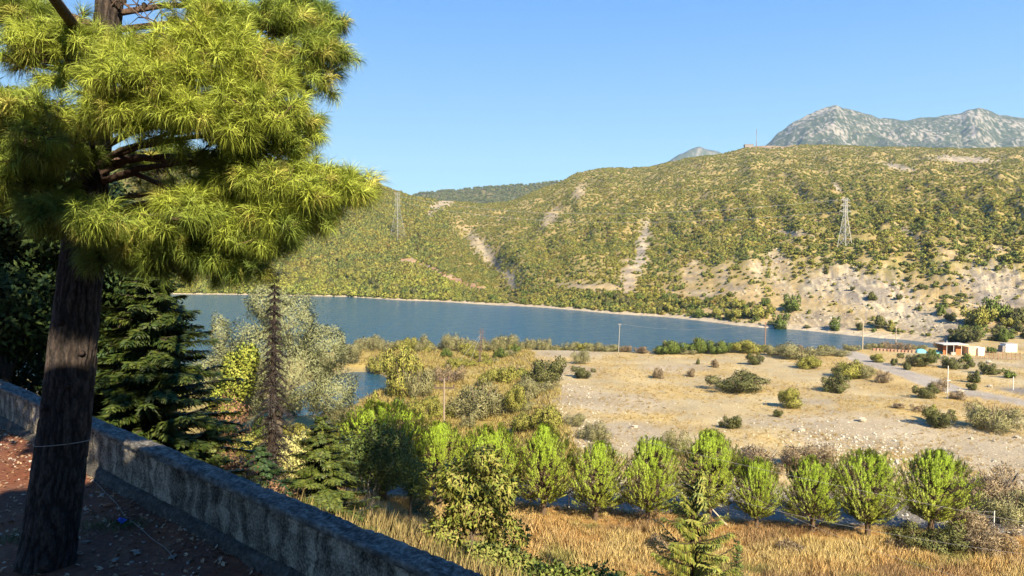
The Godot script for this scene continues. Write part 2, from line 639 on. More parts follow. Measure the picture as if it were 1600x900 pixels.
func build_hills() -> void:
	var earth := Color(0.50, 0.38, 0.20)
	var grey := Color(0.44, 0.39, 0.32)
	var red := Color(0.46, 0.24, 0.11)
	var pale := Color(0.50, 0.42, 0.29)
	bare = [
		[1350, 455, 95, 40, 0.25, grey], [1440, 500, 110, 26, 0.3, grey], [1290, 500, 80, 22, 0.1, earth], [1555, 450, 70, 42, 0.2, grey], [1215, 410, 30, 20, 0.9, earth], [1160, 455, 40, 12, 0.2, earth], [1080, 425, 18, 26, 0.5, earth], [1285, 440, 55, 18, -0.5, pale],
		[760, 395, 55, 12, 0.85, pale], [798, 437, 22, 9, 1.0, pale], [1002, 390, 55, 12, 1.75, grey], [982, 440, 40, 14, 1.6, Color(0.42, 0.33, 0.24)],
		[640, 408, 18, 6, 0.2, red], [690, 427, 62, 6, 0.42, red], [740, 447, 22, 5, 0.3, red], [690, 320, 24, 10, -0.4, pale], [672, 335, 8, 8, 0.0, pale],
		[1090, 460, 60, 9, 0.05, earth], [930, 448, 70, 7, 0.05, earth], [1225, 450, 30, 12, 0.6, earth], [1200, 229, 45, 5, 0.0, Color(0.42, 0.29, 0.2)],
		[1180, 420, 20, 16, 1.0, earth], [1130, 430, 14, 22, 0.3, earth], [1400, 262, 30, 5, 0.2, grey], [1500, 250, 60, 6, 0.05, grey], [1420, 365, 28, 5, 0.6, grey],
		[1480, 395, 30, 8, 0.4, earth], [1305, 293, 12, 4, 0.8, grey], [860, 340, 12, 22, 0.7, earth], [905, 300, 10, 16, 0.6, earth], [1240, 365, 40, 6, 0.1, earth], [1560, 390, 20, 8, 0.4, earth],
	]
	var cols := 600
	var rows := 260
	var p := PackedVector3Array()
	var c := PackedColorArray()
	for j in rows:
		for i in cols:
			var a := -350.0 + 2300.0 * i / (cols - 1)
			var r0 := curve(FAR_SHORE, a) - 10.0
			var r1 := curve(HILL_DEPTH, a)
			var d := r0 + (r1 * 1.35 - r0) * pow(float(j) / (rows - 1), 1.25)
			var h := hill(a, d)
			var x := (a - 800.0) / FOCAL * d
			p.append(Vector3(x, h, -d))
			var row := 400.0 - (h - EYE) / d * FOCAL
			var n1 := fbm.get_noise_2d(x * 1.4, d * 1.4)
			var n2 := fine.get_noise_2d(x * 1.2, d * 1.2)
			var q := Color(0.40, 0.32, 0.14).lerp(Color(0.28, 0.25, 0.09), clampf(0.5 + n1 * 1.5, 0, 1)).lerp(earth, clampf(n2, 0, 0.7))
			q = q.lerp(earth, smoothstep(410.0, 460.0, row) * smoothstep(850.0, 1150.0, a) * 0.8)
			var b := bare_at(a, row)
			var strata := fine.get_noise_2d(x * 0.5 + d * 0.35, h * 3.0 + d * 0.3)
			var rockc: Color = b[1]
			rockc = rockc.lerp(Color(0.56, 0.49, 0.32), clampf(strata * 1.8, 0, 0.8)).lerp(Color(0.25, 0.225, 0.19), clampf(-strata * 2.0, 0, 0.8))
			var band := fine.get_noise_2d(x * 0.9 + d * 1.6, d * 0.2)
			rockc = rockc.lerp(Color(0.30, 0.27, 0.24), clampf(band * 1.8, 0, 0.7))
			var slate := fine.get_noise_2d((a - row) * 1.3, (a + row) * 0.15)   # slabs that dip to the right
			if a > 1180.0 and row > 410.0:
				rockc = rockc.lerp(Color(0.60, 0.53, 0.38), clampf(slate * 2.2, 0, 0.8)).lerp(Color(0.27, 0.235, 0.20), clampf(-slate * 2.2, 0, 0.7))
			q = q.lerp(rockc, b[0])
			if h < 1.6:
				q = q.lerp(Color(0.52, 0.45, 0.34), smoothstep(1.6, 0.6, h))
			if a > 1480 and row > 455 and n2 > 0.05:
				q = q.lerp(Color(0.22, 0.2, 0.19), 0.7)
			c.append(q)
	var s := Shape.new()
	s.grid(p, c, cols, rows)
	part("hill", s.mesh(mats.far), self, "structure")
	far_ridge("far_hill", 560.0, 1080.0, [560.0, 318.0, 640.0, 307.0, 660.0, 302.0, 700.0, 298.0, 760.0, 293.0, 820.0, 289.0, 880.0, 283.0, 960.0, 272.0, 1080.0, 260.0], 1500.0, 2000.0, 60, 30, Color(0.10, 0.12, 0.05), Color(0.20, 0.17, 0.08), 0.35, 5.0)
	far_ridge("mountain", 1130.0, 2100.0, [1130.0, 262.0, 1170.0, 246.0, 1190.0, 229.0, 1215.0, 207.0, 1240.0, 190.0, 1262.0, 179.0, 1275.0, 174.0, 1290.0, 168.0, 1300.0, 165.0, 1315.0, 171.0, 1330.0, 174.0, 1350.0, 180.0, 1368.0, 186.0, 1400.0, 188.0, 1440.0, 187.0, 1470.0, 182.0, 1495.0, 178.0, 1508.0, 172.0, 1520.0, 170.0, 1536.0, 173.0, 1556.0, 181.0, 1600.0, 186.0, 1700.0, 176.0, 1900.0, 200.0, 2100.0, 230.0], 2300.0, 3500.0, 560, 210, Color(0.06, 0.08, 0.045), Color(0.37, 0.345, 0.31), 0.62, 60.0)
	far_ridge("mountain_peak", 980.0, 1200.0, [980.0, 270.0, 1040.0, 253.0, 1062.0, 241.0, 1076.0, 234.0, 1090.0, 228.5, 1100.0, 233.0, 1115.0, 236.0, 1150.0, 250.0, 1200.0, 262.0], 3900.0, 4600.0, 90, 40, Color(0.09, 0.11, 0.07), Color(0.28, 0.27, 0.25), 0.6, 50.0)


func far_ridge(called: String, a0: float, a1: float, crest: Array, near: float, far: float, cols: int, rows: int, green: Color, rock: Color, share: float, rough: float) -> void:
	var p := PackedVector3Array()
	var c := PackedColorArray()
	for j in rows:
		var t := 1.25 * j / (rows - 1)
		for i in cols:
			var a := a0 + (a1 - a0) * i / (cols - 1)
			var d := lerpf(near, far, t)
			var top := EYE + (400.0 - curve(crest, a)) / FOCAL * far
			var h := top * (0.25 + 0.75 * pow(minf(t, 1.0), 1.15)) if t <= 1.0 else top * (1.0 - 2.0 * (t - 1.0))
			var x := (a - 800.0) / FOCAL * d
			var k := 1.0 - 0.85 * smoothstep(0.75, 1.0, t)
			h += rough * k * (1.2 * absf(ridge.get_noise_2d(x * 0.13, d * 0.10)) - 0.4 + 0.5 * fbm.get_noise_2d(x * 0.25, d * 0.25)) + rough * 0.10 * fine.get_noise_2d(x * 0.12, d * 0.12)
			p.append(Vector3(x, h, -d))
			var n := fine.get_noise_2d(x * 0.6, d * 0.34) * 1.3 + fbm.get_noise_2d(x * 0.25 + 50.0, d * 0.25) * 0.75 + 0.5 * smoothstep(0.85, 1.0, t) * fbm.get_noise_2d(x * 0.1, 5.0)
			var q := green.lerp(rock, smoothstep(share - 0.5, share - 0.1, n))
			if n < -0.2:
				q = q.lerp(rock * 0.75, clampf(fine.get_noise_2d(x * 0.35, d * 0.35) * 1.2, 0.0, 0.6))
			c.append(q)
	var s := Shape.new()
	s.grid(p, c, cols, rows)
	part(called, s.mesh(mats.far), self, "structure")


# ------------------------------------------------------------------ the parapet and the house behind the viewer
func wall_point(a: float, w: float, y: float) -> Vector3:
	return Vector3(-5.75 + 0.735 * a + 0.677 * w, y, -(10.15 - 0.677 * a + 0.735 * w))


func build_wall() -> void:
	var o := thing("parapet_wall", "long weathered grey concrete parapet wall edging the yard", "wall")
	var a0 := -10.0
	var a1 := 13.0
	var cols := 460
	var top := YARD + 0.64
	# body: inner face, then outer face
	var body := Shape.new()
	for side in 2:
		var p := PackedVector3Array()
		var c := PackedColorArray()
		var uv := PackedVector2Array()
		var rows := 20
		for j in rows:
			for i in cols:
				var a := a0 + (a1 - a0) * i / (cols - 1)
				var h := lerpf(-2.2 if side else -0.1, 0.64, float(j) / (rows - 1))
				var w := 0.0 if side == 0 else 0.24
				w += 0.012 * fbm.get_noise_2d(a * 40.0, h * 40.0 + side * 99.0) + 0.006 * fine.get_noise_2d(a * 60.0, h * 60.0)
				p.append(wall_point(a if side == 0 else a0 + a1 - a, w, YARD + h))
				var k := clampf(0.5 + fbm.get_noise_2d(a * 14.0, h * 25.0), 0, 1)
				c.append(Color(0.28, 0.255, 0.215).lerp(Color(0.38, 0.34, 0.28), k))
				uv.append(Vector2(a / 4.6, 1.0 - h / 1.15))
		body.grid(p, c, cols, rows, uv)
	part("wall_face", body.mesh(mats.wall), o)
	# coping: a rough slab with worn edges
	var cop := Shape.new()
	var prof := [Vector2(-0.035, 0.0), Vector2(-0.05, 0.015), Vector2(-0.045, 0.055), Vector2(-0.02, 0.065), Vector2(0.03, 0.07), Vector2(0.08, 0.073), Vector2(0.13, 0.073), Vector2(0.18, 0.07), Vector2(0.22, 0.05), Vector2(0.235, 0.0)]
	var p2 := PackedVector3Array()
	var c2 := PackedColorArray()
	var uv2 := PackedVector2Array()
	var wide := 900
	for j in prof.size():
		for i in wide:
			var a := a0 + (a1 - a0) * i / (wide - 1)
			var worn := maxf(0.0, fbm.get_noise_2d(a * 22.0, j * 22.0) - 0.12) * 0.08 + maxf(0.0, fbm.get_noise_2d(a * 55.0, 40.0 + j * 40.0) - 0.2) * 0.05
			var lump := 0.011 * fbm.get_noise_2d(a * 600.0, j * 150.0)
			var q: Vector2 = prof[j]
			var low := 0.0 if j == 0 or j == 9 else -worn + lump
			p2.append(wall_point(a, q.x + (worn * 0.5 if j < 4 else 0.0) + lump, top + q.y + low))
			var k := clampf(0.5 + 1.3 * fine.get_noise_2d(a * 33.0, j * 34.0), 0, 1)
			c2.append(Color(0.14, 0.13, 0.115).lerp(Color(0.40, 0.37, 0.32), k))
			uv2.append(Vector2(a / 2.3, 0.3 + j * 0.1))
	cop.grid(p2, c2, wide, prof.size(), uv2)
	part("coping", cop.mesh(mats.concrete), o)
	# footing that stands a hand proud of the face
	var ft := Shape.new()
	p2 = PackedVector3Array()
	c2 = PackedColorArray()
	uv2 = PackedVector2Array()
	var fp := [Vector2(0.0, 0.17), Vector2(-0.05, 0.155), Vector2(-0.08, 0.12), Vector2(-0.10, 0.05), Vector2(-0.12, -0.1)]
	for j in fp.size():
		for i in wide:
			var a := a0 + (a1 - a0) * i / (wide - 1)
			var q: Vector2 = fp[j]
			var lump := 0.022 * fbm.get_noise_2d(a * 45.0, j * 25.0) + 0.010 * fbm.get_noise_2d(a * 500.0, j * 160.0)
			p2.append(wall_point(a, q.x + lump, YARD + q.y + lump * 0.8))
			var k := clampf(0.5 + fine.get_noise_2d(a * 25.0, j * 6.0), 0, 1)
			c2.append(Color(0.10, 0.09, 0.08).lerp(Color(0.2, 0.18, 0.15), k))
			uv2.append(Vector2(a / 2.0, 0.3 + j * 0.08))
	# the profile runs downwards, so it is laid the other way round to face the yard
	var r := PackedVector3Array()
	var rc := PackedColorArray()
	var ru := PackedVector2Array()
	for j in range(fp.size() - 1, -1, -1):
		for i in wide:
			r.append(p2[j * wide + i])
			rc.append(c2[j * wide + i])
			ru.append(uv2[j * wide + i])
	ft.grid(r, rc, wide, fp.size(), ru)
	part("footing", ft.mesh(mats.concrete), o)


func build_house() -> void:
	var o := thing("house", "pale rendered gabled house that the yard belongs to", "house", Vector3(0, YARD, 0))
	# gable front 1 m behind the viewer: eave, ridge and the far eave, in metres above the yard
	var outline := [Vector2(-2.0, 0.0), Vector2(-2.0, 7.05), Vector2(5.0, 8.4), Vector2(12.0, 7.05), Vector2(12.0, 0.0)]
	var s := Shape.new()
	var white := Color(0.6, 0.56, 0.48)
	for z in [1.0, 11.0]:
		for i in range(1, 4):
			s.face(Vector3(outline[0].x, outline[0].y, z), Vector3(outline[i].x, outline[i].y, z), Vector3(outline[i + 1].x, outline[i + 1].y, z), white)
	s.quad(Vector3(-2, 0, 1), Vector3(-2, 7.05, 1), Vector3(-2, 7.05, 11), Vector3(-2, 0, 11), white)
	s.quad(Vector3(12, 0, 1), Vector3(12, 7.05, 1), Vector3(12, 7.05, 11), Vector3(12, 0, 11), white)
	part("wall", s.mesh(mats.plain), o)
	for k in [-1, 1]:
		var rf := Shape.new()
		var tilt := atan2(1.4, 7.0)
		var mid := Vector3(5.0 + k * 3.55, 7.8, 6.0)
		rf.box(Transform3D(Basis(Vector3.BACK, -k * tilt), mid), Vector3(7.7, 0.16, 10.6), Color(0.35, 0.15, 0.08))
		part("roof", rf.mesh(mats.plain), o)
	for q in [[0.0, 1.0, 1.0, 2.1], [4.0, 3.6, 1.2, 1.3], [8.5, 3.6, 1.2, 1.3], [8.5, 1.0, 1.2, 1.3]]:
		var wd := Shape.new()
		wd.box(Transform3D(Basis(), Vector3(q[0], q[1] + q[3] * 0.5 - 0.5, 0.98)), Vector3(q[2], q[3], 0.08), Color(0.12, 0.14, 0.16))
		part("window", wd.mesh(mats.metal), o)


# ------------------------------------------------------------------ foliage makers
func unit(r: RandomNumberGenerator) -> Vector3:
	var z := r.randf_range(-1, 1)
	var a := r.randf() * TAU
	var q := sqrt(1.0 - z * z)
	return Vector3(q * cos(a), z, q * sin(a))


# leaves in the outer part of several lobes [centre, radii]; tones are linear colours
func foliage(s: Shape, lobes: Array, count: int, length: float, width: float, tones: Array, r: RandomNumberGenerator, droop := 0.2, shell := 0.5, floor_y := -99.0) -> void:
	var total := 0.0
	for l in lobes:
		total += pow(l[1].x * l[1].y * l[1].z, 0.667)
	for l in lobes:
		var c: Vector3 = l[0]
		var rad: Vector3 = l[1]
		var n := int(count * pow(rad.x * rad.y * rad.z, 0.667) / total)
		var off := r.randf() * 100.0
		for i in n:
			var d := unit(r)
			var k := 0.86 + 0.55 * fine.get_noise_3d(d.x * 12.0 + off, d.y * 12.0, d.z * 12.0)
			var p := c + d * rad * (shell + (1.0 - shell) * sqrt(r.randf())) * k
			if p.y < floor_y:
				continue
			var m := (d / rad).normalized()
			var f := (unit(r) + m * 0.5 + Vector3(0, -droop, 0)).normalized()
			var side := f.cross(unit(r)).normalized()
			var q := (m + unit(r) * 0.45).normalized()
			var tone: Color = tones[r.randi() % tones.size()]
			var v := r.randf_range(0.75, 1.25)
			s.leaf(p, f, side, length * r.randf_range(0.7, 1.3), width * r.randf_range(0.8, 1.2), q, Color(tone.r * v, tone.g * v, tone.b * v))


func limbs(s: Shape, base: Vector3, lobes: Array, thick: float, col: Color, r: RandomNumberGenerator, fork := 0.45) -> void:
	var top := Vector3.ZERO
	for l in lobes:
		top += l[0] / lobes.size()
	var f := base.lerp(top, fork)
	f.x = lerpf(base.x, top.x, 0.3)
	f.z = lerpf(base.z, top.z, 0.3)
	s.tube([base, base.lerp(f, 0.5) + Vector3(r.randf_range(-1, 1), 0, r.randf_range(-1, 1)) * thick * 0.6, f], [thick * 1.25, thick, thick * 0.8], 9, col, 0.08, r)
	for l in lobes:
		var e: Vector3 = l[0]
		var m := f.lerp(e, 0.5) + Vector3(r.randf_range(-1, 1), r.randf_range(0, 1), r.randf_range(-1, 1)) * thick * 1.5
		s.tube([f, m, e], [thick * 0.6, thick * 0.4, thick * 0.15], 6, col, 0.08, r)
		for i in 4:
			var d := unit(r)
			s.tube([m.lerp(e, r.randf()), e + d * l[1] * 0.75], [thick * 0.16, thick * 0.05], 4, col)


# a conifer with layered branches; returns [stem, foliage]
func fir(h: float, spread: float, tones: Array, bark: Color, seed_: int, density := 1.0, sag := 0.25, first := 0.08, spray := 0.26, wide := 0.07) -> Array:
	var r := RandomNumberGenerator.new()
	r.seed = seed_
	var stem := Shape.new()
	var green := Shape.new()
	stem.tube([Vector3.ZERO, Vector3(0, h * 0.5, 0), Vector3(0, h, 0)], [0.024 * h, 0.015 * h, 0.006], 8, bark, 0.08, r)
	var y := h * first
	while y < h * 0.985:
		var t := (y / h - first) / (1.0 - first)
		var reach := spread * pow(1.0 - t, 0.75) * (0.55 + 0.45 * smoothstep(0.0, 0.15, t)) + 0.05
		var n := int(6 * (0.6 + 0.4 * density))
		var turn := r.randf() * TAU
		for i in n:
			if r.randf() > 0.55 + 0.45 * density:
				continue
			var a := turn + TAU * i / n + r.randf_range(-0.35, 0.35)
			var l := reach * r.randf_range(0.65, 1.15)
			var o := Vector3(cos(a), 0, sin(a))
			var side := Vector3(-sin(a), 0, cos(a))
			var pts := []
			var jolt := r.randf_range(-0.3, 0.3) * l
			var steps := 5
			for k in steps + 1:
				var q := float(k) / steps
				pts.append(Vector3(0, y + jolt * q, 0) + o * l * q + Vector3(0, l * (0.25 * q - sag * 2.0 * q * q * (1.0 - 0.4 * q)), 0))
			stem.tube([pts[0], pts[2], pts[5]], [0.006 * h, 0.004 * h, 0.002], 4, bark)
			var along := 0.12
			while along < 1.0:
				var q := along * steps
				var p: Vector3 = pts[int(q)].lerp(pts[mini(int(q) + 1, steps)], q - int(q))
				var len := spray * (1.15 - 0.6 * along) * clampf(l / 0.8, 0.45, 1.3)
				for sg in [-1.0, 1.0, 0.0]:
					var dir: Vector3 = (o * (0.7 if sg != 0.0 else 0.9) + side * sg * 0.8 + Vector3(0, r.randf_range(-0.35, 0.15), 0)).normalized()
					var m := (Vector3.UP * 0.8 + o * 0.6 + unit(r) * 0.4).normalized()
					var tone: Color = tones[r.randi() % tones.size()]
					var v := r.randf_range(0.7, 1.3)
					green.leaf(p, dir, dir.cross(m).normalized(), len * r.randf_range(0.7, 1.3), wide, m, Color(tone.r * v, tone.g * v, tone.b * v))
					var hang: Vector3 = (dir + Vector3(0, -0.7, 0)).normalized()
					green.leaf(p + dir * len * 0.3, hang, hang.cross(m).normalized(), len * 0.8, wide * 0.8, (m + o).normalized(), Color(tone.r * v, tone.g * v, tone.b * v))
				along += 0.11 / (density * maxf(l, 0.4)) * 0.8
		y += (0.15 + 0.10 * (1.0 - t)) / density * clampf(h / 5.0, 0.6, 1.6)
	return [stem, green]


func fir_tree(called: String, label: String, at: Vector3, made: Array, turn := 0.0) -> Node3D:
	var o := thing(called, label, "tree", at)
	o.rotation.y = turn
	part("trunk", made[0].mesh(mats.bark), o)
	part("needles", made[1].mesh(mats.needle), o, "stuff")
	return o


func leafy_tree(called: String, label: String, at: Vector3, lobes: Array, count: int, length: float, width: float, tones: Array, thick: float, bark: Color, seed_: int, category := "tree", droop := 0.3, shell := 0.5, fork := 0.45) -> Node3D:
	var r := RandomNumberGenerator.new()
	r.seed = seed_
	var o := thing(called, label, category, at)
	var s := Shape.new()
	limbs(s, Vector3.ZERO, lobes, thick, bark, r, fork)
	part("trunk", s.mesh(mats.bark), o)
	s = Shape.new()
	foliage(s, lobes, count, length, width, tones, r, droop, shell, 0.02)
	part("foliage", s.mesh(mats.leaf), o, "stuff")
	return o


# ------------------------------------------------------------------ scrub over the hill and the far ridge
func build_scrub() -> void:
	var r := RandomNumberGenerator.new()
	r.seed = 71
	var kinds := []
	for k in 5:
		var s := Shape.new()
		var lobes := [[Vector3(0, 0.45, 0), Vector3(0.8, 0.62, 0.8)]]
		for i in 3:
			lobes.append([Vector3(r.randf_range(-0.45, 0.45), r.randf_range(0.45, 0.85), r.randf_range(-0.45, 0.45)), Vector3.ONE * r.randf_range(0.35, 0.5)])
		foliage(s, lobes, 190, 0.42, 0.27, [Color(1, 1, 1), Color(0.85, 0.9, 0.8), Color(0.7, 0.75, 0.7)], r, 0.1, 0.75, -0.1)
		kinds.append(s.mesh(mats.scrub))
	var places := [[], [], [], [], []]
	var tints := [PackedColorArray(), PackedColorArray(), PackedColorArray(), PackedColorArray(), PackedColorArray()]
	for i in 165000:
		var a := r.randf_range(-60.0, 1760.0)
		var t := pow(r.randf(), 1.2) * 1.01
		var r0 := curve(FAR_SHORE, a)
		var d := r0 + 1.5 + (curve(HILL_DEPTH, a) - r0) * t
		var x := (a - 800.0) / FOCAL * d
		var h := hill(a, d)
		if h < 0.8:
			continue
		var row := 400.0 - (h - EYE) / d * FOCAL
		var b := bare_at(a, row)
		var cover: float = cover_at(a, row, x, d) * (1.0 - 0.93 * b[0])
		if r.randf() > cover:
			continue
		var size := r.randf_range(0.8, 1.9) * (1.1 if a < 700 else 0.68)
		if t < 0.035 and a < 1250:
			size *= 1.25
		if b[0] > 0.5 or cover < 0.35:
			size *= 0.72
		var n := fbm.get_noise_2d(x * 1.6 + 300.0, d * 1.6)
		var q := Color(0.135, 0.145, 0.042).lerp(Color(0.20, 0.17, 0.045), clampf(0.4 + n * 1.5, 0, 1))
		var pick := r.randf()
		if pick < 0.2:
			q = q.lerp(Color(0.09, 0.12, 0.04), 0.6)
		elif pick < 0.27:
			q = q.lerp(Color(0.23, 0.15, 0.05), 0.6)
		elif pick < 0.55:
			q = q.lerp(Color(0.24, 0.22, 0.05), 0.7)
		if a < 720 and row > 430:
			q = q.lerp(Color(0.22, 0.23, 0.04), r.randf() * 0.7)
		var v := r.randf_range(0.82, 1.15)
		var k := r.randi() % 5
		var bs := Basis(Vector3.UP, r.randf() * TAU).scaled(Vector3(size, size * r.randf_range(0.75, 1.15), size))
		places[k].append(Transform3D(bs, Vector3(x, h - 0.25 * size, -d)))
		v *= 1.45
		tints[k].append(Color(q.r * v, q.g * v, q.b * v))
	for i in 2600:   # the ridge behind the saddle
		var a := r.randf_range(610.0, 1000.0)
		var t := r.randf_range(0.55, 1.03)
		var d := lerpf(1500.0, 2000.0, t)
		var top := EYE + (400.0 - curve([560.0, 318.0, 640.0, 307.0, 660.0, 302.0, 700.0, 298.0, 760.0, 293.0, 820.0, 289.0, 880.0, 283.0, 960.0, 272.0, 1080.0, 260.0], a)) / FOCAL * 2000.0
		var h := top * (0.25 + 0.75 * pow(minf(t, 1.0), 1.15))
		var size := r.randf_range(2.5, 5.0)
		var k := r.randi() % 5
		places[k].append(Transform3D(Basis(Vector3.UP, r.randf() * TAU).scaled(Vector3.ONE * size), Vector3((a - 800.0) / FOCAL * d, h - size * 0.3, -d)))
		tints[k].append(Color(0.17, 0.18, 0.07) * r.randf_range(0.8, 1.2))
	var woods := thing("scrub_woods", "olive and yellow-green scrub covering the hill across the lake", "scrub")
	woods.set_meta("kind", "stuff")
	for k in 5:
		scatter("scrub", kinds[k], places[k], tints[k], woods)


# ------------------------------------------------------------------ trees on the slope beyond the parapet
func build_near_trees() -> void:
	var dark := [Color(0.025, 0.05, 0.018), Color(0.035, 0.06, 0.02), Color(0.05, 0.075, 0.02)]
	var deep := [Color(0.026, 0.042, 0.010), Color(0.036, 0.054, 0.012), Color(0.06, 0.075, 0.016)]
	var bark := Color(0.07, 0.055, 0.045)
	# evergreen broadleaf trees at the far left, overhanging the wall
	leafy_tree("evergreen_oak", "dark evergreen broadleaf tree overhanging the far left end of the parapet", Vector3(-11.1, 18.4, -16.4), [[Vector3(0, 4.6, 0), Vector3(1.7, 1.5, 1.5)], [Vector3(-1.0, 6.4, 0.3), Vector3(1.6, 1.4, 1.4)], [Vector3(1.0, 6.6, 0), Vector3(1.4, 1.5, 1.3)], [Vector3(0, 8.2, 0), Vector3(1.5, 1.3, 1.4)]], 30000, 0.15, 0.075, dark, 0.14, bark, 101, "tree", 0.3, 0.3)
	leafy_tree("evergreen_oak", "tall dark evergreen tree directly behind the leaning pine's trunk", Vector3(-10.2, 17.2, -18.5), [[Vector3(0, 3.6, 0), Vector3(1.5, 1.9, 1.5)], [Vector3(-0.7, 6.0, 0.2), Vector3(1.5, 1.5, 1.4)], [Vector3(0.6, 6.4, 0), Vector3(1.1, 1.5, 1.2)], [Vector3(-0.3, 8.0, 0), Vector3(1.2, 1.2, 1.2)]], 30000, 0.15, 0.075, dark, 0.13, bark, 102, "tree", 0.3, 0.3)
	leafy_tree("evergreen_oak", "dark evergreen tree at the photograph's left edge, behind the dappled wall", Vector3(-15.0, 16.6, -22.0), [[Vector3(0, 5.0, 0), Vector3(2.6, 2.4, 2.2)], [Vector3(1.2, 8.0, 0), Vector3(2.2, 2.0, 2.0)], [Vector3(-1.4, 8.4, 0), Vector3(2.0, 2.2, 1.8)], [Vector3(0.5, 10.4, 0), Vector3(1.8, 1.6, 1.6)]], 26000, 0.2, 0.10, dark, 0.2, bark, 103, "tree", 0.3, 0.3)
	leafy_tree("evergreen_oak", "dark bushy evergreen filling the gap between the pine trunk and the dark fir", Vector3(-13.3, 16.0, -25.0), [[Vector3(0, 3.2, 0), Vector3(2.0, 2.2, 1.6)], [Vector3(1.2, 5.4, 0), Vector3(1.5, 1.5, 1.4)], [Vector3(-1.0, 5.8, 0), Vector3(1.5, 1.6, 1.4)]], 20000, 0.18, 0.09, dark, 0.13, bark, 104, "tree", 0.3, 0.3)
	# dark fir just behind the corner of sunlight on the wall
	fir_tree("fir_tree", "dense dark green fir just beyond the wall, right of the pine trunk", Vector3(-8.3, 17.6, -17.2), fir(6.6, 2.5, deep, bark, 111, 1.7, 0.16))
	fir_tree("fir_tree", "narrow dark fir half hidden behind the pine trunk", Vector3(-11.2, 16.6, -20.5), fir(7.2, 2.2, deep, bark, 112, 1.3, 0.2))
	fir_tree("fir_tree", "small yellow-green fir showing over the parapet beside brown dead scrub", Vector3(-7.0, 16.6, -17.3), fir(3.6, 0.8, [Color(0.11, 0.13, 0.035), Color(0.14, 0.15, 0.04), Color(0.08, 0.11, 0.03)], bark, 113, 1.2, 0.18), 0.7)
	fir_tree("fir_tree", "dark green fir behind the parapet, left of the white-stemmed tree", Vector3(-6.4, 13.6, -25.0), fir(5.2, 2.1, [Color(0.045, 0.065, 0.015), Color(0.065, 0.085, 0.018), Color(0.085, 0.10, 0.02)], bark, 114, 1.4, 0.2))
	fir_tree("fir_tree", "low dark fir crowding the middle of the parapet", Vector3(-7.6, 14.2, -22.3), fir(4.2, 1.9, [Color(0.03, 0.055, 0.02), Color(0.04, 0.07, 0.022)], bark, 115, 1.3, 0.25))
	fir_tree("fir_tree", "upright young fir standing in dry grass in front of the pine row", Vector3(7.45, 8.3, -30.0), fir(7.7, 2.3, [Color(0.20, 0.21, 0.04), Color(0.14, 0.17, 0.035), Color(0.23, 0.22, 0.05)], Color(0.12, 0.09, 0.06), 116, 0.95, -0.16, 0.1, 0.34, 0.08))
	fir_tree("fir_tree", "tip of a small conifer poking up beside the upright young fir", Vector3(9.3, 8.0, -30.5), fir(4.3, 0.6, [Color(0.10, 0.12, 0.03), Color(0.07, 0.1, 0.03)], Color(0.12, 0.09, 0.06), 117, 0.8, -0.1))
	# standing dead conifer
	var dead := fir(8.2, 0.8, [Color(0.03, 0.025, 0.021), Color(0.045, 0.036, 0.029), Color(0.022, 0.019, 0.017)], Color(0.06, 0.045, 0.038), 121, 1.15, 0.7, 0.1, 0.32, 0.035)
	var dt := fir_tree("dead_conifer", "bare dead conifer with drooping brown twigs in front of the pale willow", Vector3(-8.3, 15.4, -25.5), dead)
	dt.rotation.z = -0.03
	# brown dead scrub round its foot
	var rust := [Color(0.20, 0.105, 0.06), Color(0.15, 0.085, 0.05), Color(0.26, 0.15, 0.09)]
	leafy_tree("dead_shrub", "rust-brown dead shrub left of the dead conifer", Vector3(-9.4, 15.6, -23.5), [[Vector3(0, 2.0, 0), Vector3(0.9, 1.3, 0.8)], [Vector3(0.5, 3.3, 0), Vector3(0.7, 0.9, 0.6)], [Vector3(0.6, 1.2, 0), Vector3(0.8, 0.9, 0.7)]], 5200, 0.12, 0.035, rust, 0.06, bark, 131, "shrub", 0.8)
	leafy_tree("dead_shrub", "reddish dead shrub just over the parapet below the dead conifer", Vector3(-6.6, 15.9, -20.0), [[Vector3(0, 1.2, 0), Vector3(0.8, 1.0, 0.7)], [Vector3(-0.7, 1.9, 0), Vector3(0.6, 0.9, 0.6)], [Vector3(0.7, 0.9, 0), Vector3(0.7, 0.6, 0.6)]], 4200, 0.12, 0.035, rust, 0.05, bark, 132, "shrub", 0.8)
	leafy_tree("dead_shrub", "brown dead brush low behind the parapet, left of the white-stemmed tree", Vector3(-6.0, 12.9, -26.0), [[Vector3(0, 0.7, 0), Vector3(1.3, 0.8, 0.9)]], 2600, 0.14, 0.035, rust, 0.05, bark, 133, "shrub", 0.6)
	leafy_tree("dead_shrub", "pale tan dead shrub beside the small yellow-green fir", Vector3(-7.7, 16.0, -18.6), [[Vector3(0, 1.3, 0), Vector3(0.7, 0.9, 0.6)], [Vector3(0.4, 0.7, 0), Vector3(0.7, 0.6, 0.6)]], 2600, 0.1, 0.03, [Color(0.36, 0.29, 0.17), Color(0.28, 0.21, 0.12)], 0.04, bark, 134, "shrub", 0.5)
	# the big pale willow and its neighbours
	var pale := [Color(0.215, 0.225, 0.11), Color(0.19, 0.205, 0.09), Color(0.25, 0.255, 0.14)]
